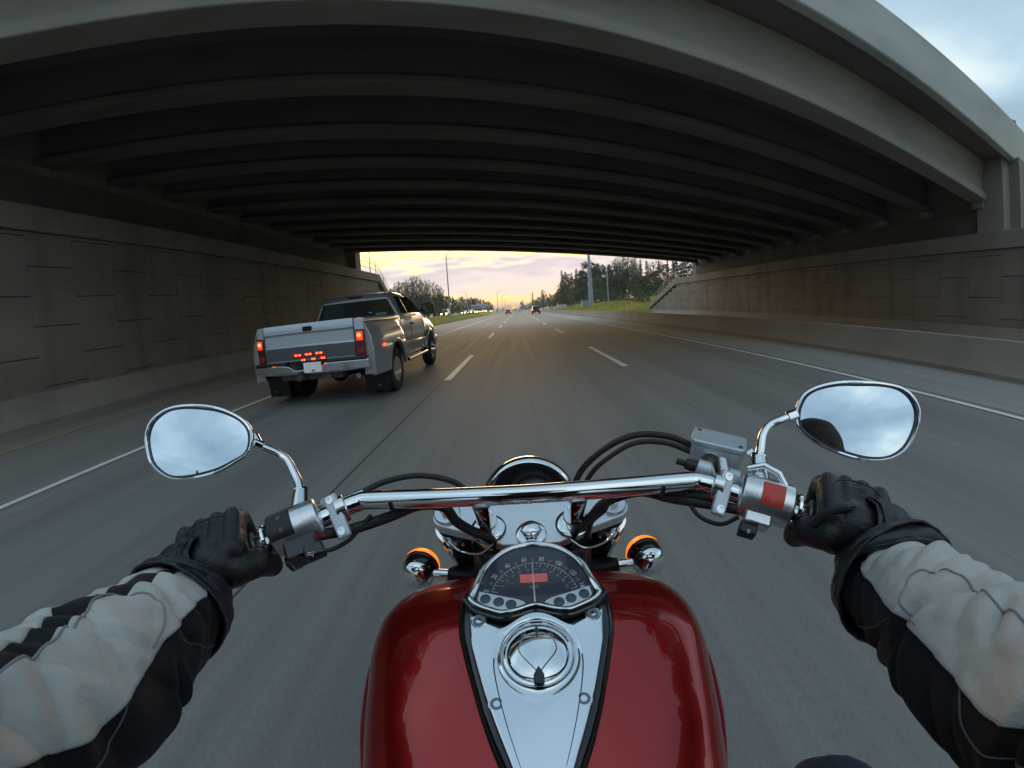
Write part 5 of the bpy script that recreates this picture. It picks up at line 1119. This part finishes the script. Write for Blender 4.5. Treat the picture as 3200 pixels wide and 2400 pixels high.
# ------------------------------------------------------------------ smaller vehicles ahead and on the opposing road
def car(name, x, y, z, W, L, Hh, kind, paint, label, cat, group=None, facing=1, lamps=True, lit=1.0, z0=.22):
    """facing=1: seen from behind; -1: coming towards us with headlights on"""
    r = root(name, (x, y, z), label, cat, group, 0.0); f = facing
    def P(a, b_, c): return V((x+a, y+f*b_, z+c))
    if kind == 'suv': prof_ = [(0, .55, 1.02), (.02, .40, 1.06), (.10, .36, 1.10), (.6, .32, 1.12), (L*.62, .32, 1.10), (L*.70, .34, 1.06), (L*.95, .36, .92), (L, .45, .78)]; gh = [(.06, 1.08, 1.05), (.18, 1.55, Hh-.06), (.40, 1.6, Hh), (L*.50, 1.6, Hh), (L*.56, 1.5, Hh-.05), (L*.70, 1.1, 1.08)]
    elif kind == 'van': prof_ = [(0, .45, 1.10), (.06, .38, 1.15), (.5, .34, 1.18), (L*.75, .34, 1.12), (L*.95, .36, .95), (L, .45, .80)]; gh = [(.03, 1.1, 1.12), (.12, 1.6, Hh-.05), (.4, 1.7, Hh), (L*.62, 1.7, Hh), (L*.70, 1.5, Hh-.12), (L*.88, 1.1, 1.05)]
    else: prof_ = [(0, .50, .92), (.03, .34, .95), (.15, .30, .97), (.8, .28, .98), (L*.68, .28, .96), (L*.92, .32, .82), (L, .42, .70)]; gh = [(.10, .9, .95), (.55, 1.3, Hh-.05), (.85, 1.4, Hh), (L*.45, 1.4, Hh), (L*.52, 1.3, Hh-.06), (L*.70, .95, .94)]
    hw = W/2; b = MB(); rs = []
    for yy, zb, zt in prof_:
        rs.append([P(-hw+.10, yy, zb), P(-hw, yy, zb+.10), P(-hw-.0, yy, (zb+zt)/2), P(-hw+.04, yy, zt-.10), P(-hw+.12, yy, zt), P(hw-.12, yy, zt), P(hw-.04, yy, zt-.10), P(hw, yy, (zb+zt)/2), P(hw, yy, zb+.10), P(hw-.10, yy, zb)])
    b.rings(rs); b.build('car_body', paint, r, smooth=50)
    b = MB(); rs = []
    for yy, _, zt in gh:
        t_ = (zt-1.0)/(Hh-1.0+.01); wt = hw-.07-.19*max(0, min(1, t_)); rs.append([P(-hw+.09, yy, .95), P(-wt-.02, yy, zt-.05), P(-wt+.08, yy, zt), P(wt-.08, yy, zt), P(wt+.02, yy, zt-.05), P(hw-.09, yy, .95)])
    b.rings(rs); b.build('car_roof', paint, r, smooth=50)
    # rear (or front) glass
    i0, i1 = (0, 1) if f > 0 else (-1, -2)
    y0, z0_, y1, z1_ = gh[i0][0], gh[i0][2], gh[i1][0], gh[i1][2]
    o_ = -.02 if f > 0 else .02
    b = MB(); q = [P(-hw+.20, y0+o_, z0_+.05), P(hw-.20, y0+o_, z0_+.05), P(hw-.34, y1+o_-(.0), z1_-.06), P(-hw+.34, y1+o_, z1_-.06)]; n_ = V((0, -1, .3))*.012; b.hexa([q[0], q[1], q[1]+n_, q[0]+n_, q[3], q[2], q[2]+n_, q[3]+n_]); b.build('rear_window' if f > 0 else 'windscreen', GLASSD, r)
    for s in (-1, 1):
        for yy in (L*.17, L*.81):
            b = MB(); rr = .34 if kind != 'car' else .31; b.lathe([(.16, -.11), (rr*.95, -.11), (rr, -.07), (rr, .07), (rr*.95, .11), (.16, .11)], Mat(P(s*(hw-.13), yy, rr), (1, 0, 0)), 20); b.build('wheel', TYRE, r, smooth=40)
        ye = -.015 if f > 0 else L+.015
        if f > 0:
            b = MB(); b.box(P(s*(hw-.15), ye+.02, .92 if kind != 'car' else .78), (.20, .08, .22)); b.build('tail_lamp', red_lamp('tail_%s' % kind, 2.0*lit), r, bevel=.02)
        else:
            b = MB(); b.ball(P(s*(hw-.28), ye, .70), .22, 12, 8, (1.1, .4, .9)); b.build('headlight', mat('headlight_on', (1, 1, .9), .3, emit=(1.0, .66, .16), estr=8), r)
    if f > 0:
        b = MB(); b.box(P(0, -.06, .48), (W*.94, .16, .20)); b.build('rear_bumper', BLACKP if kind == 'suv' else paint, r, bevel=.03)
        b = MB(); b.box(P(0, -.09 if kind != 'suv' else -.150, .66 if kind != 'suv' else .50), (.32, .012, .16)); b.build('licence_plate', mat('plate_plain', (.7, .72, .75), .5), r)
    else:
        b = MB(); b.box(P(0, L+.02, .55), (W*.5, .05, .16)); b.build('grille', BLACKP, r, bevel=.01)
    return r
CP = {k: car_paint('car_'+k, c, .1, .45) for k, c in (('black', (.026, .024, .028)), ('maroon', (.22, .035, .045)), ('white', (.85, .85, .85)), ('grey', (.18, .19, .20)), ('blue', (.05, .07, .12)), ('tan', (.28, .25, .20)))}
su = car('sport_utility_vehicle', 4.15, 90.5, 0, 1.90, 4.6, 1.86, 'suv', CP['black'], 'dark sport utility vehicle with red tail lamps ahead in the right lane', 'suv', lit=1.4)
b = MB(); b.ball((4.15-.08, 90.5+.03, 1.00), .33, 14, 10, (1, .16, .9)); b.build('spare_wheel', BLACKP, su)
car('red_car', -2.95, 125, 0, 1.78, 4.1, 1.50, 'car', CP['maroon'], 'red hatchback with lit tail lamps ahead in the left lane', 'car', lit=1.6)
car('white_van', .85, 190, 0, 1.95, 4.8, 1.78, 'van', CP['white'], 'white van far ahead in the middle lane', 'van', lit=.5)
t = root('box_truck', (-2.2, 292, 0), 'distant truck with a glowing yellow box beyond the white van', 'truck')
b = MB(); b.box((-2.2, 294, 2.75), (3.0, 6, 1.6)); b.build('cargo_box', mat('glowing_yellow', (.85, .65, .02), .5, emit=(1, .8, .02), estr=.5), t, bevel=.25, bseg=4)  # unclear yellow shape built as a truck box; glow added to its paint
b = MB(); b.box((-1.6, 293, 1.25), (2.0, 6, 1.3)); b.build('truck_body', mat('dull_orange', (.50, .16, .07), .5), t, bevel=.08)
for s in (-1, 1): b = MB(); b.lathe([(.2, -.15), (.5, -.15), (.5, .15), (.2, .15)], Mat((-2.2+s*1.1, 290.9, .5), (1, 0, 0)), 20); b.build('wheel', TYRE, t)
car('dark_van', -19.6, 112, .82, 1.9, 4.8, 1.95, 'van', CP['black'], 'dark van on the opposing road behind the tall lamp post', 'van', facing=-1)
for i, (u, Y, k_, pc_) in enumerate(((-.1305, 165, 'car', 'grey'), (-.1160, 172, 'car', 'tan'), (-.1120, 190, 'van', 'white'), (-.1060, 182, 'car', 'blue'), (-.1005, 200, 'car', 'grey'), (-.0880, 224, 'suv', 'blue'), (-.0830, 238, 'car', 'white'), (-.0785, 246, 'car', 'maroon'), (-.0640, 330, 'car', 'grey'))):
    car('oncoming_car', u*Y, Y, .80, 1.8, 4.4, {'car': 1.45, 'van': 1.9, 'suv': 1.75}[k_], k_, CP[pc_], '%s oncoming %s with headlights on, %s in the row from the left' % ({'grey': 'grey', 'tan': 'tan', 'white': 'white', 'blue': 'dark blue', 'maroon': 'dark red'}[pc_], {'car': 'car', 'van': 'van', 'suv': 'tall car'}[k_], ORD[i]), 'car', 'oncoming cars with headlights on the opposing road', facing=-1)

# ------------------------------------------------------------------ lamp posts, poles, signs, cabinets
GALV = mat('pole_steel', (.30, .33, .35), .55, .35, var=.12, vscale=2)
def lamp(name, x, y, z, h, arm, label, r0=.13, r1=.07, rise=1.2, group='lamp posts along the road'):
    r = root(name, (x, y, z), label, 'street lamp', group); b = MB(); b.lathe([(r0*2, -.05), (r0*2, .25), (r0*1.1, .3)], Matrix.Translation((x, y, z)), 12); b.build('base', GALV, r)
    pts = [V((x, y, z+.2)), V((x, y, z+h*.5)), V((x, y, z+h-rise))]; n = 8
    for k in range(1, n+1): a = pi/2*k/n; pts.append(V((x+arm*(1-cos(a)), y, z+h-rise+rise*sin(a))))
    b = MB(); m_ = len(pts); b.tube(pts, [r0]+[r0*.75, r1]+[r1*(1-.5*k/n) for k in range(1, n+1)], 12); b.build('pole', GALV, r)
    e = pts[-1]; sg = 1 if arm > 0 else -1; b = MB(); b.ball(e+V((sg*.35, 0, -.02)), .22, 12, 8, (1.7, .8, .38)); hd_ = b.build('lamp_head', GALV, r)
    b = MB(); b.ball(e+V((sg*.38, 0, -.07)), .15, 10, 6, (1.5, .8, .35)); b.build('lamp_lens', mat('lamp_glass', (.6, .6, .55), .2), hd_); return r
lamp('street_lamp', -10.75, 64.4, .02, 11.6, 2.2, 'tall grey lamp post on the median just beyond the pickup truck')
lamp('street_lamp', -.1230*150, 150, .7, 8.6, -2.0, 'lamp post with its arm to the left among the oncoming cars', r0=.14)
lamp('street_lamp', -.0475*215, 215, 0, 12.0, 3.2, 'lamp post with a long arm over the road behind the red hatchback', r0=.16, r1=.11, rise=2.0)
lamp('street_lamp', -.0367*290, 290, 0, 12.4, 3.4, 'smaller lamp post second beyond the red hatchback', r0=.16, r1=.11, rise=1.8)
lamp('street_lamp', -.0298*380, 380, 0, 12.3, 3.4, 'smallest lamp post farthest down the median', r0=.18, r1=.12, rise=1.8)
lamp('street_lamp', -.3650*33.5, 33.5, 4.9, 2.9, -.62, 'dark curved lamp post behind the railing on the left wall', r0=.045, r1=.035, rise=.9)
lamp('street_lamp', .2267*78, 78, .6, 7.9, -1.4, 'thin pale lamp post beside the thick grey pole', r0=.13, r1=.10, rise=.15)
t = root('pole', (12.8, 70, 1.0), 'thick tapering grey steel pole rising past the bridge', 'pole')
b = MB(); b.lathe([(.46, 0), (.40, .6), (.36, 4), (.22, 9), (.17, 14), (.13, 20)], Matrix.Translation((12.8, 70, .9)), 24); b.build('shaft', GALV, t, smooth=60)
b = MB(); b.lathe([(.62, -.2), (.62, .10), (.45, .14)], Matrix.Translation((12.8, 70, 1.0)), 16); b.build('base', M_CAP, t)
b = MB(); b.lathe([(.8, 0), (.9, .15), (.8, .3)], Matrix.Translation((12.8, 70, 20.6)), 16); b.build('lamp_ring', GALV, t)
CAB = mat('cabinet_green', (.30, .38, .36), .5, .2, var=.1, vscale=3)
def cabinet(x, y, z, w_, d_, h, m, label):
    r = root('utility_cabinet', (x, y, z), label, 'cabinet', 'utility cabinets on the right bank'); b = MB(); b.box((x, y, z+h/2), (w_, d_, h)); b.build('cabinet_box', m, r, bevel=.03)
    b = MB(); b.box((x, y, z+h+.03), (w_+.1, d_+.1, .06)); b.build('lid', m, r, bevel=.01); b = MB(); b.box((x+.1*w_, y-d_/2-.012, z+h*.5), (w_*.4, .02, h*.75)); dd = b.build('door', m, r, bevel=.005)
    b = MB(); b.box((x+.24*w_, y-d_/2-.03, z+h*.5), (.03, .03, .14)); b.build('handle', BLACKP, dd)
cabinet(.1680*72, 72, 1.02, 1.35, .7, 1.10, CAB, 'pale green utility cabinet left of the thick grey pole')
cabinet(.1950*60, 60, .25, .42, .4, .82, M_CAP, 'small grey cabinet right of the thick grey pole')
cabinet(.2105*76, 76, .65, 1.4, .6, .75, mat('cabinet_dark', (.14, .15, .15), .6), 'low dark cabinet between the thick pole and the thin lamp post')
def sign(name, x, y, z, w_, h, ph, m, label, cat='sign', shape='rect', posts=1, rot=0):
    r = root(name, (x, y, z), label, cat)
    for dx in ((0,) if posts == 1 else (-w_*.35, w_*.35)): b = MB(); b.tube([(x+dx, y+.05, z-.2), (x+dx, y+.05, z+ph+h*.6)], .05 if posts == 1 else .10, 8); b.build('post', GALV, r)
    M_ = Matrix.Translation((x, y, z+ph+h/2)) @ Matrix.Rotation(R(90), 4, 'X')
    if shape == 'diamond': pl_ = [(0, -h/2), (w_/2, 0), (0, h/2), (-w_/2, 0)]
    elif shape == 'round': pl_ = circ(0, 0, h/2, 0, 350, 20)
    else: pl_ = rrect(w_, h, .06*min(w_, h))
    b = MB(); b.prism(pl_, M_, .04); b.build('sign_panel', m, r); return r
ORG = mat('orange_sign', (.80, .28, .02), .5); GRN = mat('green_sign', (.10, .42, .22), .45); WSG = mat('white_sign', (.75, .75, .72), .5)
sg_ = sign('warning_sign', .0995*118, 118, .35, 1.25, 1.25, .85, ORG, 'orange diamond warning sign on the bank before the rocks', shape='diamond')
b = MB(); b.box((.0995*118, 117.93, 1.85), (.12, .02, .45)); b.build('sign_mark', BLACKP, sg_)
sign('highway_sign', .0106*330, 330, 0, 2.6, 2.1, 4.9, GRN, 'green highway sign over the far end of the road by a dark tree', posts=2)
sign('roadside_sign', -.0421*205, 205, 0, .75, 1.1, .9, WSG, 'white rectangular sign on the median beyond the grass')
sign('round_sign', .0532*160, 160, .2, .8, .8, 3.9, WSG, 'white round sign high in front of the far right trees', shape='round')
sign('round_sign', .0752*150, 150, .3, .75, .75, .9, WSG, 'small white round sign near the barrier past the rocks', shape='round')
sign('round_sign', .0148*260, 260, 0, .9, .9, 1.4, WSG, 'tiny pale round sign right of the white van', shape='round')
sign('round_sign', -.0225*330, 330, 0, .95, .95, 4.2, mat('grey_sign_back', (.25, .24, .24), .6), 'dark round sign standing up over the far end of the median', shape='round')
# sign gantry over the opposing road, seen from behind
g_ = root('sign_gantry', (-20, 210, 1.0), 'grey sign gantry over the opposing road above the headlights', 'sign gantry'); GY = 210
def gx(u): return u*GY
b = MB(); b.box(((gx(-.1205)+gx(-.0636))/2, GY, 1.25+.0140*GY), (gx(-.0636)-gx(-.1205), .35, .35)); b.build('truss_beam', GALV, g_)
for u in (-.1200, -.0704): b = MB(); b.tube([(gx(u), GY, .3), (gx(u), GY, 1.25+.0150*GY)], .22, 10); b.build('post', GALV, g_)
for u in (-.0947, -.0820): b = MB(); b.tube([(gx(u), GY+.5, .3), (gx(u), GY+.5, 1.25+.0100*GY)], .16, 10); b.build('post', GALV, g_)
PANEL = mat('sign_back', (.42, .50, .56), .5, .2)
b = MB(); b.box((gx(-.0940), GY-.3, 1.25+.0173*GY), (gx(-.0741)-gx(-.1140), .1, .0036*GY)); b.build('sign_back', PANEL, g_, bevel=.02)
b = MB(); b.box((gx(-.0940), GY-.3, 1.25+.0108*GY), (gx(-.0741)-gx(-.1140), .1, .0022*GY)); b.build('sign_back', PANEL, g_, bevel=.02)
b = MB(); b.tube([(.0955*0-20.5, 120, .7), (-20.5, 120, 3.2)], .05, 8)
# rocks / mound behind the barrier
b = MB(); rs = []
for i in range(22):
    a = i/21; x = .0867*110+a*(.1400*110-.0867*110); ring = []
    for k in range(15):
        th = pi*k/14; hh = 1.35*sin(pi*min(1, a*1.1+.02))**.6*(1+.25*noise.noise(V((x, k*.3, 2))))
        ring.append(V((x+.3*noise.noise(V((k, i, 0))), 112-4*cos(th)*(1+.1*noise.noise(V((i*.7, k, 5)))), .45+hh*sin(th)+.15*noise.noise(V((i*.9, k*.9, 1))))))
    rs.append(ring)
b.rings(rs, False); tag(b.build('rock_mound', mat('pale_rock', (.30, .29, .25), .9, var=.4, vscale=2, bump=.6, bscale=5, bdist=.1), smooth=30), 'pale grey rock mound on the bank behind the barrier', 'rocks')

# ------------------------------------------------------------------ trees
BARK = mat('bark', (.055, .042, .032), .9, var=.35, vscale=6, vstretch=(1, 1, .2))
def leafmat(name, c1, c2):
    m = mat(name, c1, .75, var=.1, vscale=.9, col2=c2, spec=.2)
    t = m.node_tree; p = t.nodes['Principled BSDF']; o_ = [n for n in t.nodes if n.type == 'OUTPUT_MATERIAL'][0]; src = p.inputs['Base Color'].links[0].from_socket
    tl = N(t, 'ShaderNodeBsdfTranslucent'); t.links.new(src, tl.inputs[0]); mx = N(t, 'ShaderNodeMixShader'); mx.inputs[0].default_value = .5; t.links.new(p.outputs[0], mx.inputs[1]); t.links.new(tl.outputs[0], mx.inputs[2]); t.links.new(mx.outputs[0], o_.inputs[0]); return m
LF = {'fir': leafmat('fir_needles', (.050, .088, .040), (.026, .048, .024)), 'dark': leafmat('dark_leaves', (.075, .115, .045), (.038, .062, .028)), 'poplar': leafmat('poplar_leaves', (.24, .28, .14), (.13, .16, .08)), 'mid': leafmat('mid_leaves', (.16, .195, .085), (.085, .115, .050)), 'bush': leafmat('bush_leaves', (.120, .170, .100), (.060, .100, .055)), 'dry': leafmat('dry_shrub', (.20, .19, .07), (.10, .11, .04))}
def leafq(b, c, s_, rnd, up=.0):
    a, e = rnd.uniform(0, 2*pi), rnd.uniform(-1.2, 1.2); d1 = V((cos(a)*cos(e), sin(a)*cos(e), sin(e)+up)).normalized()*s_
    a2 = a+pi/2+rnd.uniform(-.6, .6); d2 = V((cos(a2), sin(a2), rnd.uniform(-.5, .5))).normalized()*s_*.55
    b.add([c-d1, c+d2, c+d1*1.1, c-d2], [(0, 1, 2, 3)])
def limb(b, p, q, r0, r1, rnd, seg=6):
    m_ = p.lerp(q, .5)+V((rnd.uniform(-1, 1), rnd.uniform(-1, 1), rnd.uniform(0, .6)))*(q-p).length*.08; b.tube([p, m_, q], [r0, (r0+r1)/2, r1], seg, False); return m_
def conifer(seed, h, w_, n=2600, gaps=.25, lf='fir'):
    rnd = random.Random(seed); tb, lb = MB(), MB(); lean = V((rnd.uniform(-.02, .02), 0, 0))*h
    tb.tube([V((0, 0, -.4)), V((0, 0, h*.5))+lean*.5, V((0, 0, h*.985))+lean], [h*.016, h*.009, .02], 8, False)
    z = h*.10; lev = []
    while z < h*.98:
        f = (z/h); rr = w_*(1-f)**.85*rnd.uniform(.72, 1.12)+.10; lev.append((z, rr)); z += h*rnd.uniform(.022, .040)*(1.15-f*.5)
    tot = sum(r_ for _, r_ in lev)
    for z, rr in lev:
        nb = max(4, int(6+rr*1.6))
        for k in range(nb):
            if rnd.random() < gaps*.5: continue
            a = rnd.uniform(0, 2*pi); L = rr*rnd.uniform(.65, 1.12); p = V((0, 0, z))+lean*(z/h); q = p+V((cos(a)*L, sin(a)*L, -L*rnd.uniform(.12, .38)))
            if L > .8: tb.tube([p, q], [.03+.01*L, .012], 4, False)
            m_ = max(3, int(n/len(lev)/nb))
            for j in range(m_):
                t_ = rnd.uniform(.12, 1)**.8; c = p.lerp(q, t_)+V((rnd.gauss(0, .07), rnd.gauss(0, .07), rnd.gauss(-.02, .045)))*L*(1.25-t_*.5); leafq(lb, c, rnd.uniform(.20, .42)*(1.2-.6*f), rnd)
    return tb, lb
def broad(seed, h, w_, n=3200, trunk_h=.22, clumps=26, open_=.35, lf='dark', tall=1.0, LS=1.0):
    rnd = random.Random(seed); tb, lb = MB(), MB(); top = V((rnd.uniform(-.05, .05)*h, rnd.uniform(-.05, .05)*h, h*.82))
    tb.tube([V((0, 0, -.4)), V((0, 0, h*trunk_h)), top*.62+V((rnd.uniform(-.03, .03)*h, 0, 0)), top], [h*.022, h*.017, h*.009, .03], 8, False)
    cs = []
    for k in range(clumps):
        f = (k+.5)/clumps; z = h*(trunk_h+.06+(.97-trunk_h-.06)*f)
        prof_ = sin(pi*min(1, .14+.80*f))**.6; a = k*2.4+rnd.uniform(-.5, .5); rr = w_*prof_*rnd.uniform(.25, .92); c = V((cos(a)*rr, sin(a)*rr, z))+top*.0
        cr_ = w_*rnd.uniform(.22, .42)*(1-.35*f); cs.append((c, cr_)); base = V((0, 0, max(h*trunk_h, z-h*rnd.uniform(.10, .22)))); limb(tb, base, c, h*.007, .02, rnd, 5)
    tot = sum(r_**2 for _, r_ in cs)
    for c, r_ in cs:
        for j in range(int(n*r_*r_/tot)):
            d = V((rnd.gauss(0, 1), rnd.gauss(0, 1), rnd.gauss(0, 1))); d.normalize(); q = c+V((d.x, d.y, d.z*tall))*r_*rnd.uniform(.35, 1.08)**.7
            if noise.noise(q*.9+V((seed, 0, 0))) < -open_*.5: continue
            leafq(lb, q, rnd.uniform(.22, .50)*LS, rnd)
    return tb, lb
def bush(seed, h, w_, n=900):
    rnd = random.Random(seed); tb, lb = MB(), MB()
    for k in range(6): a = rnd.uniform(0, 2*pi); tb.tube([V((0, 0, -.2)), V((cos(a)*w_*.5, sin(a)*w_*.5, h*.6))], [.05, .015], 5, False)
    for j in range(n):
        a = rnd.uniform(0, 2*pi); z = rnd.random()**.8; rr = w_*sqrt(max(0, 1-(z*1.02-.35)**2*1.9))*rnd.uniform(.3, 1)**.5*(1+.25*noise.noise(V((cos(a)*2, sin(a)*2, z*3+seed))))
        leafq(lb, V((cos(a)*rr, sin(a)*rr, z*h*(1+.2*noise.noise(V((a, seed, 1)))))), rnd.uniform(.08, .16), rnd, .3)
    return tb, lb
PROTO = {}
def proto(key, mk, lm):
    tb, lb = mk
    def me(b_, nm, m_):
        o = b_.build(nm, m_, None, smooth=0 if nm == 'crown' else 60); d_ = o.data; bpy.data.objects.remove(o); return d_
    PROTO[key] = (me(tb, 'trunk', BARK), me(lb, 'crown', lm))
for i, (h, w_) in enumerate(((1, .17), (1, .21), (1, .15))): proto('fir%d' % i, conifer(11+i, 16, 16*w_, 3000), LF['fir'])
for i in range(3): proto('dark%d' % i, broad(30+i, 14, 4.6, 4200, .12, 30, .25), LF['dark'])
for i in range(3): proto('pop%d' % i, broad(40+i, 15, 2.9, 1700, .25, 26, 1.1, tall=1.6, LS=.62), LF['poplar'])
for i in range(3): proto('mid%d' % i, broad(50+i, 12, 4.6, 3600, .08, 26, .2), LF['mid'])
for i in range(2): proto('bush%d' % i, bush(60+i, 2.6, 1.9, 1000), LF['bush'])
for i in range(2): proto('dry%d' % i, bush(70+i, 1.3, 1.2, 500), LF['dry'])
PH = {'fir': 16, 'dark': 14, 'pop': 15, 'mid': 12, 'bush': 2.6, 'dry': 1.3}
def plant(key, x, y, z, h, label, cat, group, wsc=1.0, nm=None):
    k = key[:-1]; sc = h/PH[k]; o = bpy.data.objects.new(nm or {'fir': 'conifer_tree', 'dark': 'broadleaf_tree', 'pop': 'poplar_tree', 'mid': 'broadleaf_tree', 'bush': 'bush', 'dry': 'shrub'}[k], None); COL.objects.link(o)
    o.location = (x, y, z-.15); o.rotation_euler = (0, 0, random.uniform(0, 2*pi)); o.scale = (sc*wsc, sc*wsc, sc); tag(o, label, cat, group)
    tm, cm = PROTO[key]
    for nm_, me in (('trunk' if k not in ('bush', 'dry') else 'stems', tm), ('crown' if k not in ('bush', 'dry') else 'foliage', cm)): c = bpy.data.objects.new(nm_, me); COL.objects.link(c); c.parent = o
random.seed(21)
KIND = {'fir': 'pointed dark conifer', 'dark': 'dense dark broadleaf tree', 'pop': 'loose feathery poplar', 'mid': 'rounded mid green tree'}
def row(spec, place, group):
    spec = sorted(spec, key=lambda q: q[1]); cnt = {}
    for key, u, e, Y in spec:
        X = u*Y; z = terrain_z(X, Y); h = 1.25+e*Y-z; k = key[:-1]; i = cnt.get(k, 0); cnt[k] = i+1
        plant(key, X, Y, z, h, '%s %s, %s such from the left' % (KIND[k], place, ORD[min(i, len(ORD)-1)]), 'tree', group, random.uniform(.9, 1.2))
right = [('fir0', .1135, .092, 215), ('fir1', .1225, .088, 205), ('mid0', .1300, .078, 190), ('fir2', .1380, .086, 200), ('fir1', .1500, .0945, 195), ('mid1', .1480, .070, 170), ('dark0', .1640, .086, 180), ('mid2', .1720, .070, 165), ('dark1', .1810, .1055, 170),
 ('dark2', .1960, .106, 165), ('dark0', .2110, .099, 160), ('mid0', .2060, .070, 140), ('dark1', .2260, .097, 155), ('fir0', .2330, .101, 160), ('pop0', .2470, .115, 160), ('dark2', .2540, .100, 140), ('pop1', .2660, .119, 165), ('pop2', .2800, .118, 160), ('dark0', .2730, .088, 135), ('pop0', .2960, .118, 160), ('mid1', .3030, .080, 125), ('fir2', .3140, .1125, 150), ('pop1', .3060, .100, 155),
 ('fir1', .3300, .1100, 148), ('dark1', .3400, .080, 130), ('pop2', .3470, .106, 150), ('fir0', .3620, .110, 142), ('dark2', .3720, .100, 125), ('fir2', .3850, .112, 140), ('fir1', .4000, .112, 135), ('dark0', .4120, .104, 125), ('fir0', .4260, .114, 135), ('dark1', .4420, .108, 128), ('fir1', .4600, .112, 130), ('dark2', .4800, .11, 126), ('mid2', .3220, .072, 122), ('mid0', .3560, .070, 118), ('mid1', .2420, .072, 140), ('dark2', .1180, .060, 190), ('dark1', .1050, .045, 200)]
row(right, 'in the right hand wood', 'trees in the wood beyond the right bank')
farr = [('fir0', .0385, .041, 420), ('mid0', .0450, .022, 400), ('pop0', .0640, .046, 380), ('fir1', .0810, .036, 360), ('dark0', .0560, .028, 350), ('dark1', .0700, .033, 330), ('dark2', .0850, .032, 300), ('dark0', .0950, .034, 270), ('dark1', .0350, .017, 430), ('mid1', .0270, .0135, 480), ('fir2', .0141, .026, 470), ('mid2', .0140, .013, 460), ('mid0', .0200, .010, 520), ('dark2', .0480, .021, 380), ('mid1', .0620, .023, 340), ('mid2', .0780, .024, 310), ('mid0', .0920, .026, 270), ('fir0', .0520, .030, 400), ('mid2', .0080, .008, 560)]
row(farr, 'far off right of the road', 'far trees along the right of the road')
left = [('pop0', -.3080, .084, 128), ('pop1', -.2960, .094, 134), ('pop2', -.2840, .094, 138), ('pop0', -.2700, .098, 142), ('pop1', -.2560, .102, 148), ('pop2', -.2460, .104, 150), ('pop0', -.2330, .093, 155), ('pop1', -.2210, .092, 160), ('pop2', -.2070, .085, 168), ('pop1', -.1950, .078, 172), ('pop0', -.1870, .071, 176),
 ('mid0', -.3000, .060, 120), ('dark1', -.2850, .062, 126), ('mid1', -.2700, .058, 132), ('dark2', -.2550, .062, 138), ('mid2', -.2400, .058, 142), ('dark0', -.2250, .056, 150), ('mid0', -.2100, .054, 156), ('dark1', -.1960, .052, 165), ('mid1', -.1830, .050, 172), ('mid2', -.1730, .049, 180), ('dark2', -.1610, .042, 195), ('dark0', -.1500, .037, 210), ('mid0', -.1400, .040, 225), ('pop1', -.1345, .043, 230), ('mid1', -.1260, .036, 235), ('dark1', -.1170, .038, 250), ('mid2', -.1080, .036, 262), ('mid0', -.0990, .035, 280), ('mid1', -.0900, .032, 300), ('pop2', -.0820, .030, 330), ('mid2', -.0740, .026, 355), ('dark2', -.0670, .022, 380), ('dark0', -.0615, .012, 400), ('mid0', -.0500, .006, 520), ('mid1', -.0420, .006, 560), ('mid2', -.0340, .0055, 600), ('dark2', -.3200, .075, 122), ('mid1', -.3350, .07, 118)]
row(left, 'beyond the opposing road', 'trees beyond the opposing road')
bs = [('bush0', .2005, .040, 82), ('bush1', .2180, .028, 86), ('bush0', .2380, .028, 84), ('bush1', .2500, .031, 82), ('bush0', .2680, .026, 84), ('bush1', .2870, .030, 80), ('bush0', .3050, .033, 78), ('bush1', .3200, .028, 74), ('bush1', .1820, .020, 90), ('bush0', .1640, .016, 100), ('bush1', .1500, .013, 110), ('bush0', .3400, .030, 80)]
for i, (k, u, e, Y) in enumerate(bs): X = u*Y; z = terrain_z(X, Y); plant(k, X, Y, z, 1.25+e*Y-z, 'grey green leafy bush below the right wood, %s from the left' % ORD[i], 'bush', 'grey green bushes below the right wood', 1.1)
ds = [('dry0', .1380, .008, 100), ('dry1', .1300, .007, 106), ('dry0', .2450, .010, 66), ('dry1', .2650, .012, 64), ('dry0', .2820, .014, 62), ('dry1', .3000, .013, 60), ('dry0', .3150, .018, 58), ('dry1', .1760, .003, 84)]
for i, (k, u, e, Y) in enumerate(ds): X = u*Y; z = terrain_z(X, Y); plant(k, X, Y, z, max(.5, 1.25+e*Y-z), 'low dry yellow green shrub on the right bank, %s from the left' % ORD[i], 'shrub', 'dry shrubs on the right bank', 1.4)
# trees behind the rider, added to cut low sky light under the bridge
bh = [('mid0', -26, -34), ('dark1', -20, -40), ('fir0', -14.5, -44), ('mid2', -33, -26), ('dark0', -30, -42), ('mid1', 24, -36), ('dark2', 30, -30), ('fir1', 18, -46), ('mid0', 36, -24), ('dark1', 26, -46), ('mid2', -40, -14), ('dark2', 42, -12), ('mid1', -23, -52), ('fir2', 34, -50)]
for i, (k, X, Y) in enumerate(bh): plant(k, X, Y, 0, 12.5 if k[0] != 'f' else 15, '%s added behind the rider, %s of the row' % (KIND[k[:-1]], ORD[i]), 'tree', 'trees added behind the rider')
# ------------------------------------------------------------------ thin evening haze
hz = bpy.data.materials.new('haze'); hz.use_nodes = True; ht = hz.node_tree; ht.nodes.clear()
pv_ = N(ht, 'ShaderNodeVolumePrincipled'); pv_.inputs['Color'].default_value = (.90, .90, .92, 1); pv_.inputs['Density'].default_value = .0005; pv_.inputs['Anisotropy'].default_value = .2
ho = N(ht, 'ShaderNodeOutputMaterial'); ht.links.new(pv_.outputs[0], ho.inputs[1])
# closed box round the camera and everything the camera sees, a metre under the ground and just over the tallest pole
b = MB(); b.box((0, 1600, 11.2), (5200, 4900, 24.6)); tag(b.build('haze', hz, smooth=0), 'thin evening haze over the road and the far trees', 'haze', kind='stuff')
